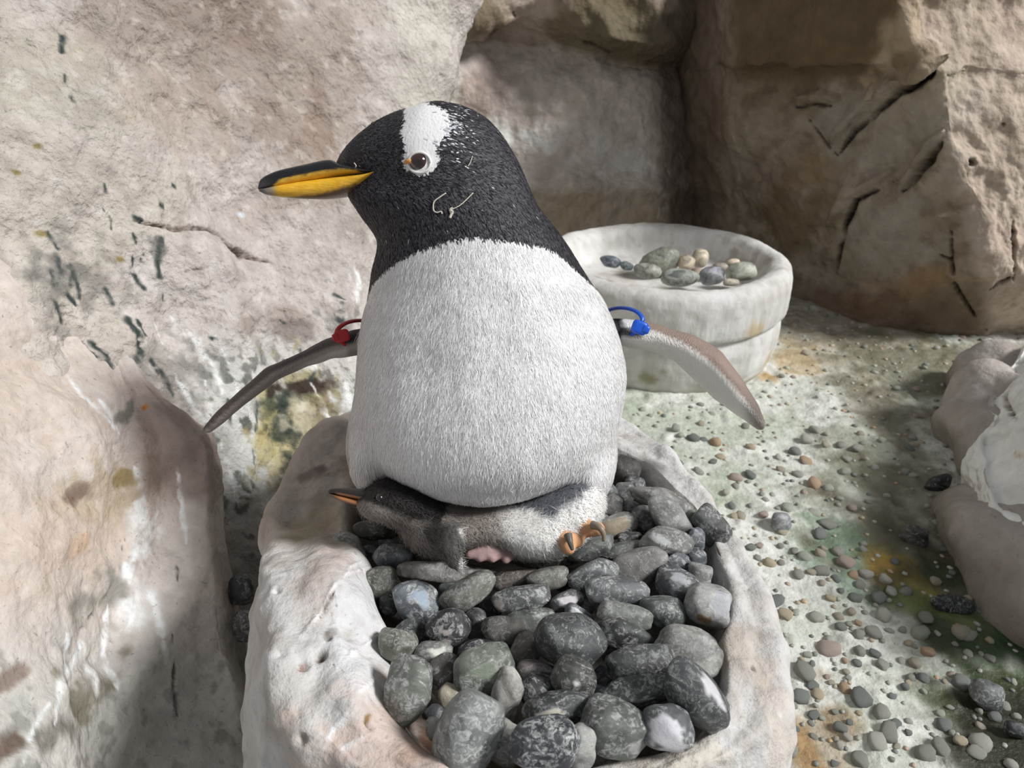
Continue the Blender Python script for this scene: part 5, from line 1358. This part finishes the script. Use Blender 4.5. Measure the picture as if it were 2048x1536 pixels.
# ---- feather tips: thin blades lying along the plumage
def blades(V, fc, N, weight, count, length, width, lift, colf, flow, seed, jitter=.35, name='feathers'):
    """flow: function(points, normals) -> tangent direction; colf(points idx) -> rgb linear"""
    r = np.random.RandomState(seed)
    a = np.linalg.norm(np.cross(V[fc[:, 2]] - V[fc[:, 0]], V[fc[:, 3]] - V[fc[:, 1]]), axis=1)
    wgt = a * weight[fc].mean(1); wgt /= wgt.sum()
    k = r.choice(len(fc), count, p=wgt)
    u, v = r.rand(2, count, 1)
    q = V[fc[k]]
    pt = (q[:, 0] * (1 - u) + q[:, 1] * u) * (1 - v) + (q[:, 3] * (1 - u) + q[:, 2] * u) * v
    nn = N[fc[k]].mean(1); nn /= np.linalg.norm(nn, axis=1, keepdims=True)
    t = flow(pt, nn) + jitter * r.randn(count, 3)
    t -= nn * np.sum(t * nn, 1, keepdims=True); t /= np.maximum(np.linalg.norm(t, axis=1, keepdims=True), 1e-6)
    s = np.cross(nn, t)
    ln = length * r.uniform(.6, 1.3, (count, 1)); wd = width * r.uniform(.7, 1.3, (count, 1))
    lf = lift * r.uniform(.4, 1.6, (count, 1))
    base = pt + nn * .0002
    mid = base + t * ln * .55 + nn * lf * ln * .5
    tip = base + t * ln + nn * lf * ln * .75
    Vb = np.stack([base - s * wd * .5, base + s * wd * .5, mid + s * wd * .42, mid - s * wd * .42, tip], 1).reshape(-1, 3)
    i = np.arange(count)[:, None] * 5
    Fb = np.concatenate([i + [2, 1, 0], i + [3, 2, 0], i + [4, 2, 3]], 0)
    me = mesh_np(name, Vb, Fb)
    c = colf(pt, k)
    set_col(me, np.repeat(c, 5, axis=0))
    nv = np.repeat(nn, 5, axis=0) + .16 * np.repeat(r.randn(count, 3), 5, axis=0)
    nv /= np.linalg.norm(nv, axis=1, keepdims=True)
    me.normals_split_custom_set_from_vertices(nv.astype(np.float32).tolist())
    return me
AX = P(975, 300, .62)
def flow_body(pt, nn):
    dwn = np.tile(np.array([0, .05, -1.0]), (len(pt), 1))
    return dwn
M_FEA = attr_material('feather_tips', rough=.55, spec=.3)
rf = np.random.RandomState(4)
def white_col(pt, k):
    g = rf.uniform(.9, 1.03, (len(pt), 1))
    return lin((236, 235, 235))[None] * g
wgt = np.clip(sd / 14, 0, 1) * (1 - wf) * (py > 440)
tag(obj('white_plumage', blades(PEN_V, PEN_F, PEN_N, wgt, 90000, .0075, .0005, .032, white_col, flow_body, 11, jitter=.22), M_FEA, peng), kind='stuff')
def dark_col(pt, k):
    g = rf.uniform(.3, 1.9, (len(pt), 1)); w = rf.rand(len(pt), 1) > .9985
    return np.where(w, lin((190, 192, 196))[None] * .8, lin((58, 56, 61))[None] * g)
def flow_dark(pt, nn):
    x, y, d = proj(pt)
    back = (RIGHT * .9 - UP * .25)[None] * np.ones((len(pt), 1))
    dn = (RIGHT * .35 - UP)[None] * np.ones((len(pt), 1))
    k = sstep(330, 460, y)[:, None]
    return back * (1 - k) + dn * k
wgt = np.clip(-sd / 10, 0, 1) * (1 - wf) * (vv < .6) * (py < 640) * sstep(700, 740, px + (py - 330) * .2)
tag(obj('dark_plumage', blades(PEN_V, PEN_F, PEN_N, wgt, 26000, .0034, .0009, .09, dark_col, flow_dark, 12, jitter=.25), M_FEA, peng), kind='stuff')
# white flecks trailing behind the eye patch
def fleck_col(pt, k): return np.tile(lin((214, 216, 222)), (len(pt), 1)) * rf.uniform(.6, 1, (len(pt), 1))
wgt = np.exp(-(((px - 905) / 22) ** 2 + ((py - 258) / 32) ** 2)) * (vv < .8) * (sd < 12) + .03 * np.exp(-(((px - 930) / 70) ** 2 + ((py - 290) / 60) ** 2)) * (vv < .5) + .02 * np.exp(-(((px - 760) / 40) ** 2 + ((py - 300) / 30) ** 2)) * (vv < .3)
tag(obj('white_flecks', blades(PEN_V, PEN_F, PEN_N, wgt, 190, .0034, .0012, .10, fleck_col, flow_dark, 13, jitter=.2), M_FEA, peng), kind='stuff')

# ---- beak
def loft(sections, seg=28, name='beak', colf=None, mat=None, parent=None):
    """sections: px, top, bottom, depth, half thickness m, squareness"""
    s = np.array(sections, float)
    m = 60
    t = np.linspace(0, 1, m); Bq = cr_matrix(len(s), m) @ s
    th = np.linspace(0, 2 * np.pi, seg, endpoint=False)
    V = []
    for x, a, bq, d, hz in Bq:
        cy, ry = (a + bq) / 2, max(abs(bq - a) / 2, .4)
        e = .85
        cs = np.sign(np.cos(th)) * np.abs(np.cos(th)) ** e; sn = np.sign(np.sin(th)) * np.abs(np.sin(th)) ** e
        c = camc(x, cy, d)
        V.append(np.stack([np.full(seg, c[0]), c[1] + sn * ry * d / F, c[2] - cs * hz], 1))
    V = c2w(np.concatenate(V))
    fc = grid_faces(m, seg)
    j = np.arange(seg); j2 = (j + 1) % seg
    I = np.arange(m - 1)[:, None]
    fc = np.stack([I * seg + j, I * seg + j2, (I + 1) * seg + j2, (I + 1) * seg + j], -1).reshape(-1, 4)
    T3 = np.concatenate([fc[:, [0, 1, 2]], fc[:, [0, 2, 3]], np.stack([np.full(seg - 2, 0), np.arange(2, seg), np.arange(1, seg - 1)], 1), (m - 1) * seg + np.stack([np.full(seg - 2, 0), np.arange(1, seg - 1), np.arange(2, seg)], 1)])
    me = mesh_np(name, V, T3)
    if colf is not None: set_col(me, lin(colf(V)))
    return obj(name, me, mat, parent)
M_BEAK = attr_material('beak_horn', rough=.2, spec=.55, bump=.0007, bscale=420, var=.12, stretch=(.35, 1, 1.4))
def up_col(V):
    x, y, d = proj(V)
    n = fbm(V * 300, 3, seed=5)
    bl = np.interp(x, [515, 545, 560, 600, 640, 670, 700, 760], [390, 372, 359, 350, 342, 337, 338, 350])
    c = np.tile(np.array([30., 30, 34]), (len(V), 1))
    c = mixc(c, sstep(-2, 2.5, y - bl + 2 * n), (226, 178, 58))
    c = mixc(c, sstep(.2, .6, n) * .4 * sstep(-2, 2, y - bl), (238, 200, 96))
    c = mixc(c, sstep(560, 525, x) * .5 * sstep(350, 372, y), (110, 104, 96))
    return c
def lo_col(V):
    x, y, d = proj(V)
    n = fbm(V * 300, 3, seed=6)
    c = np.tile(np.array([230., 174, 44]), (len(V), 1))
    c = mixc(c, sstep(-.1, .5, n) * .4, (240, 194, 80))
    c = mixc(c, sstep(562, 538, x), (140, 130, 118)); c = mixc(c, sstep(540, 520, x), (84, 80, 78))
    lb = np.interp(x, [580, 640, 690, 740], [396, 388, 374, 362])
    c = mixc(c, sstep(-3, 3, y - lb + 2 * n), (110, 84, 60))
    return c
def gap(x): return float(np.interp(x, [517, 545, 590, 640, 700, 755], [378, 375, 367, 361, 353.5, 356])) + .6
loft([(517, 371, 379, .5935, .0010), (522, 360, gap(522), .594, .0028), (535, 351, gap(535), .5945, .0042), (560, 341.5, gap(560), .595, .0060), (610, 331, gap(610), .5965, .0085), (660, 322, gap(660), .598, .0112), (685, 333, gap(685), .5985, .0135), (710, 341, gap(710), .599, .0160), (740, 350, gap(740), .5995, .0186), (757, 354, 357, .600, .0195)],
     name='upper_beak', colf=up_col, mat=M_BEAK, parent=peng)['label'] = 'upper beak, black ridge over a yellow edge'
loft([(519, gap(519) - 1, 383, .5935, .0012), (532, gap(532), 389, .594, .0034), (555, gap(555) - 1.5, 393, .595, .0056), (600, gap(600) - 1.5, 396.5, .5965, .0080), (650, gap(650) - 1.5, 397, .598, .0104), (690, gap(690), 392, .599, .0136), (715, gap(715), 382, .5995, .0160), (740, gap(740), 368, .5998, .0184), (757, 354.5, 358.5, .600, .0192)],
     name='lower_beak', colf=lo_col, mat=M_BEAK, parent=peng)['label'] = 'lower beak, glossy orange-yellow with a grey tip'

# ---- eye
def eye(px, py, rpx, parent, depth, iris, pupil, ring=None, name='eye'):
    c = P(px, py, depth); r = rpx * depth / F
    W, Fc = ico(4)
    n = CAM - c; n = n / np.linalg.norm(n)
    V = W * r + c
    ca = W @ n
    colr = np.tile(np.array(iris, float), (len(V), 1))
    colr = mixc(colr, sstep(.50, .78, ca), np.array(iris) * .75); colr = mixc(colr, sstep(.945, .965, ca), pupil); colr = mixc(colr, sstep(.42, .30, ca), (22, 16, 14))
    me = mesh_np(name, V, Fc); set_col(me, lin(colr))
    return obj(name, me, M_EYE, parent)
M_EYE = attr_material('eye_gloss', rough=.08, spec=.6, coat=1.0)
# depth of the head skin at the eye
def skin_depth(x, y, lo=.5, hi=.62):
    r = P(x, y, 1.0) - CAM
    ds = np.linspace(lo, hi, 600)
    Q = np.stack([(x - 1024) / F * ds, -(y - 768) / F * ds, ds], 1)
    fv, _ = pen_field(Q[:, 0], Q[:, 1], Q[:, 2])
    k = np.argmax(fv < 0)
    return ds[k]
ed = skin_depth(839, 325)
eye(839, 325, 21, peng, ed + .0052, (66, 30, 22), (18, 10, 10))['label'] = 'dark brown eye with a white rim of feathers'
# eyelid rims: white feather ring and the bare orange corner
tt = np.linspace(0, 2 * np.pi, 40, endpoint=False)
rimp = np.array([P(838.5 + 22.5 * math.cos(a), 325.5 + 20.5 * math.sin(a), skin_depth(838.5 + 22.5 * math.cos(a), 325.5 + 20.5 * math.sin(a)) - .0004) for a in tt])
Vt, Ft = tube(rimp, .0011, 8, closed=True)
obj('eyelid', mesh_np('eyelid', Vt, Ft), plain_material('eyelid_white', (220, 217, 214), .7, .2), peng)
pts = np.array([P(x, y, skin_depth(x, y) - .0006) for x, y in [(809, 327), (814, 323), (820, 322), (825, 327), (820, 331), (813, 331)]])
Vt, Ft = tube(pts[[0, 1, 2, 3]], [.0008, .0018, .0022, .0010], 8)
obj('eye_corner', mesh_np('eye_corner', Vt, Ft), plain_material('eye_corner', (206, 150, 88), .5, .4), peng)

# ---- wisps of down caught on the cheek
M_WISP = plain_material('wisp', (196, 190, 178), .8, .2)
for pl, w_ in [([(892, 386), (880, 394), (868, 404), (867, 420), (874, 425), (882, 423), (884, 428)], .0006), ([(946, 386), (930, 402), (918, 412), (906, 418), (900, 424), (905, 428), (898, 434)], .00045), ([(906, 416), (900, 420), (905, 424), (902, 430), (900, 436)], .0011), ([(945, 312), (940, 326), (936, 332)], .0004), ([(708, 326), (712, 332), (707, 340)], .0005)]:
    pts = np.array([P(x, y, skin_depth(x, y) - .0012) for x, y in pl])
    pts = cr_matrix(len(pts), 30) @ pts
    Vt, Ft = tube(pts, w_, 6)
    obj('down_wisp', mesh_np('down_wisp', Vt, Ft), M_WISP, peng)

# ---- flipper bands: cable-tie rings with a locking block
def band(cx, cy, depth, rx, ry, rdep, front_sign, rgb, rgbn, label, block):
    m = plain_material(rgbn, rgb, .35, .5)
    a = np.linspace(0, 2 * np.pi, 72, endpoint=False)
    c = camc(cx, cy, depth)
    pts = np.stack([c[0] + front_sign * rx * depth / F * np.cos(a), c[1] + ry * depth / F * np.sin(a) * (1 - .12 * np.cos(a)), c[2] - rdep * np.cos(a)], 1)
    Vt, Ft = tube(c2w(pts), .0023, 10, closed=True, flat=.75)
    o = tag(obj('flipper_band', mesh_np('flipper_band', Vt, Ft), m, peng), label)
    W, Fc = ico(3)
    n = np.power(np.sum(np.abs(W) ** 5, 1), .2); W = W / n[:, None]
    bx, by, bw, bh, ba = block
    q = P(bx, by, depth - rdep * .98)
    R = quat_cam(ba)
    Vb = (W * np.array([bw * depth / F, bh * depth / F, .0032])) @ R.T + q
    Vp = (W * np.array([bw * .5 * depth / F, bh * .62 * depth / F, .0040])) @ R.T + q + R[:, 0] * bw * .8 * depth / F * front_sign
    obj('band_lock', mesh_np('band_lock', np.concatenate([Vb, Vp]), np.concatenate([Fc, Fc + len(W)])), m, o)
    return o
band(722, 671, .690, 33, 30, .030, -1, (170, 26, 34), 'red_plastic', 'red plastic flipper band', (684, 672, 14, 12, 15))
band(1238, 647, .690, 36, 31, .030, 1, (24, 84, 196), 'blue_plastic', 'blue plastic flipper band', (1279, 655, 15, 13, -20))

# ---- feet: orange toes with horn claws
M_FOOT = plain_material('foot_skin', (206, 156, 116), .6, .35, .0008, 160)
M_CLAW = plain_material('claw_horn', (132, 120, 104), .4, .45)
M_CLAWD = plain_material('claw_dark', (96, 90, 84), .45, .4)
def foot(chains, h, k, name, mat, parent, claws=(), zs=1.0):
    cs = [pxchain(c) for c in chains]
    P_ = np.array([q[:3] for c in cs for q in c]); rm = max(q[3] for c in cs for q in c) * max(1, zs)
    X, Y, Z, o = grid_box(P_.min(0) - rm - .004, P_.max(0) + rm + .004, h)
    f = None
    for c in cs:
        e = chain(X, Y, Z, c, zs); f = e if f is None else smin(f, e, k)
    V, fc = surface_net(np.ascontiguousarray(f), o, h)
    V = c2w(laplace(V, fc, 2))
    fo = obj(name, mesh_np(name, V, fc), mat, parent)
    for pts, rad, cm in claws:
        pts = P(*np.array(pts, float).T)
        pts = cr_matrix(len(pts), 14) @ pts
        Vt, Ft = tube(pts, np.linspace(1, .35, 14) * rad, 10)
        obj('claw', mesh_np('claw', Vt, Ft), cm, fo)
    return fo
foot([[(1130, 1050, .635, 20), (1165, 1056, .606, 20), (1196, 1058, .600, 14)], [(1150, 1060, .618, 18), (1152, 1080, .602, 16)], [(1105, 1068, .625, 16), (1130, 1078, .598, 20), (1137, 1096, .594, 14)]], .0011, .004, 'foot', M_FOOT, peng,
     [([(1186, 1050, .594), (1199, 1055, .588), (1207, 1068, .587), (1207, 1082, .588)], .0036, M_CLAW), ([(1136, 1070, .588), (1140, 1084, .584), (1145, 1100, .584)], .0036, M_CLAWD)])
foot([[(880, 1075, .640, 15), (873, 1100, .632, 12), (872, 1112, .630, 9)], [(868, 1080, .64, 12), (856, 1100, .632, 9)], [(862, 1074, .64, 11), (842, 1090, .634, 8)]], .0011, .004, 'foot', M_FOOT, peng,
     [([(836, 1080, .630), (840, 1090, .627), (843, 1100, .626)], .0030, plain_material('claw_pale', (198, 192, 180), .4, .45)), ([(855, 1096, .628), (860, 1104, .626), (864, 1111, .626)], .0026, M_CLAW)])

# ------------------------------------------------------------------ chick
H = .0018
X, Y, Z, o = grid_box(camc(690, 1150, .67) * np.array([1, 1, 0]) + np.array([-.005, -.005, .545]), camc(1225, 920, .67) * np.array([1, 1, 0]) + np.array([.01, .005, .74]), H)
f = None
for q in [(796, 998, .618, 60, 43, .030, 0), (752, 1008, .610, 34, 26, .018, -8), (850, 1020, .635, 66, 52, .038, -20), (930, 1042, .650, 95, 54, .050, 0), (880, 1066, .640, 60, 40, .04, 0), (1030, 1040, .655, 105, 52, .055, 0), (1106, 1030, .650, 76, 64, .055, 28), (1072, 1070, .640, 60, 34, .04, 0), (1150, 1000, .655, 44, 62, .045, 0), (1175, 985, .665, 26, 40, .03, 0)]:
    e = ell(X, Y, Z, camc(*q[:3]), (q[3] * q[2] / F, q[4] * q[2] / F, q[5]), q[6])
    f = e if f is None else smin(f, e, .014)
CF = pxchain([(860, 1052, .606, 24), (904, 1070, .582, 24), (901, 1098, .576, 23), (908, 1120, .574, 18), (918, 1132, .574, 10)])
f = smin(f, chain(X, Y, Z, CF, 1.0), .005)
Vc, fc = surface_net(np.ascontiguousarray(f), o, H)
Vc = laplace(Vc, fc, 3); V = c2w(Vc); N = vert_normals(V, fc)
if np.mean(np.einsum('ij,ij->i', N, V - V.mean(0))) < 0: fc = fc[:, ::-1]; N = -N
px, py, dep = proj(V)
V = V + N * (.0012 * fbm(V * 60, 3, seed=221) * (px > 980))[:, None]
n = fbm(V * 60, 3, seed=222)
cap = np.interp(px, [690, 740, 790, 850, 880, 920], [1000, 1002, 1024, 1040, 1060, 900])
col = np.tile(np.array([140., 132, 126]), (len(V), 1))  # front down darkened in colour for the shade under the adult
col = mixc(col, sstep(970, 1040, px + 14 * n), (236, 235, 232))  # white rump begins at the painted shadow edge
col = mixc(col, sstep(6, -6, py - cap + 6 * n) * (px < 900), (40, 37, 36))
sdg = poly_sd(px, py, [(1020, 1012), (1060, 990), (1110, 970), (1150, 942), (1185, 955), (1168, 985), (1130, 1010), (1108, 1040), (1085, 1040), (1062, 1020)])
col = mixc(col, sstep(-8, 8, sdg + 12 * n), (112, 114, 120))
inwing = chain(Vc[:, 0], Vc[:, 1], Vc[:, 2], CF, 1.0) < .0018
col = mixc(col, inwing * 1.0 * sstep(1038, 1056, py), (84, 82, 80))
edge = inwing * sstep(914, 921, px - 8 * np.cos((py - 1095) / 20.0)) * sstep(1050, 1060, py)
col = mixc(col, edge * 1.0, (206, 204, 200))
me = mesh_np('body', V, fc); set_col(me, lin(col))
M_DOWN = attr_material('chick_down', rough=.85, spec=.15, bump=.0008, bscale=500, var=.08, sheen=.05)
chick = tag(empty('penguin_chick', P(1000, 1110, .64)), 'downy chick with dark head and grey back sheltering under the adult penguin', 'chick')
obj('body', me, M_DOWN, chick)
colv = lin(col)
Nc = vert_normals(V, fc)
def chick_col(pt, k): return colv[fc[k]].mean(1) * rf.uniform(.85, 1.1, (len(pt), 1))
def flow_chick(pt, nn):
    return (RIGHT * .8 - UP * .5)[None] * np.ones((len(pt), 1)) + .0 * nn
wg = np.where(inwing, .5, 1.0) * np.where(px < 770, .4, 1.0)
tag(obj('down', blades(V, fc, Nc, wg, 42000, .0062, .00035, .45, chick_col, flow_chick, 21, jitter=.6, name='down'), M_FEA, chick), kind='stuff')
def chick_up(V):
    x, y, d = proj(V); lo = np.interp(x, [655, 700, 760], [981, 990, 1003])
    c = np.tile(np.array([40., 36, 34]), (len(V), 1)); return mixc(c, sstep(2, 6, y - lo + 4) * sstep(665, 680, x), (150, 100, 66))
def chick_lo(V):
    x, y, d = proj(V); c = np.tile(np.array([158., 108, 72]), (len(V), 1)); c = mixc(c, sstep(685, 664, x), (90, 64, 52)); return c
def cg(x): return float(np.interp(x, [656, 690, 730, 770], [985, 992, 1000, 1006]))
loft([(656, 981, cg(656), .603, .001), (662, 977, cg(662), .603, .0032), (675, 975.5, cg(675), .6035, .0046), (700, 977, cg(700), .605, .0068), (730, 979, cg(730), .607, .0105), (760, 984, cg(760), .609, .013)], name='upper_beak', colf=chick_up, mat=M_BEAK, parent=chick)['label'] = 'dark upper beak with an orange side'
loft([(657, cg(657) - 2, 988, .603, .001), (668, cg(668), 995, .6035, .0040), (690, cg(690), 1003, .605, .0060), (720, cg(720), 1010, .607, .0095), (750, cg(750), 1012, .609, .012)], name='lower_beak', colf=chick_lo, mat=M_BEAK, parent=chick)['label'] = 'dull orange lower beak'
def chick_depth(x, y):
    dd = np.hypot(px - x, py - y) + dep * 200
    k = np.argmin(np.hypot(px - x, py - y) + np.where(dep > .64, 1e3, 0)); return dep[k]
eye(760, 996, 9, chick, chick_depth(760, 996) + .0012, (34, 30, 30), (12, 10, 10))
foot([[(1010, 1098, .616, 18), (975, 1100, .606, 15), (940, 1110, .602, 9)], [(1000, 1102, .612, 14), (985, 1118, .602, 8)], [(980, 1104, .608, 12), (960, 1118, .601, 7)], [(1025, 1104, .614, 14), (1012, 1120, .603, 8)]], .0011, .004, 'foot', plain_material('chick_foot', (158, 132, 130), .6, .3, .0008, 200), chick)
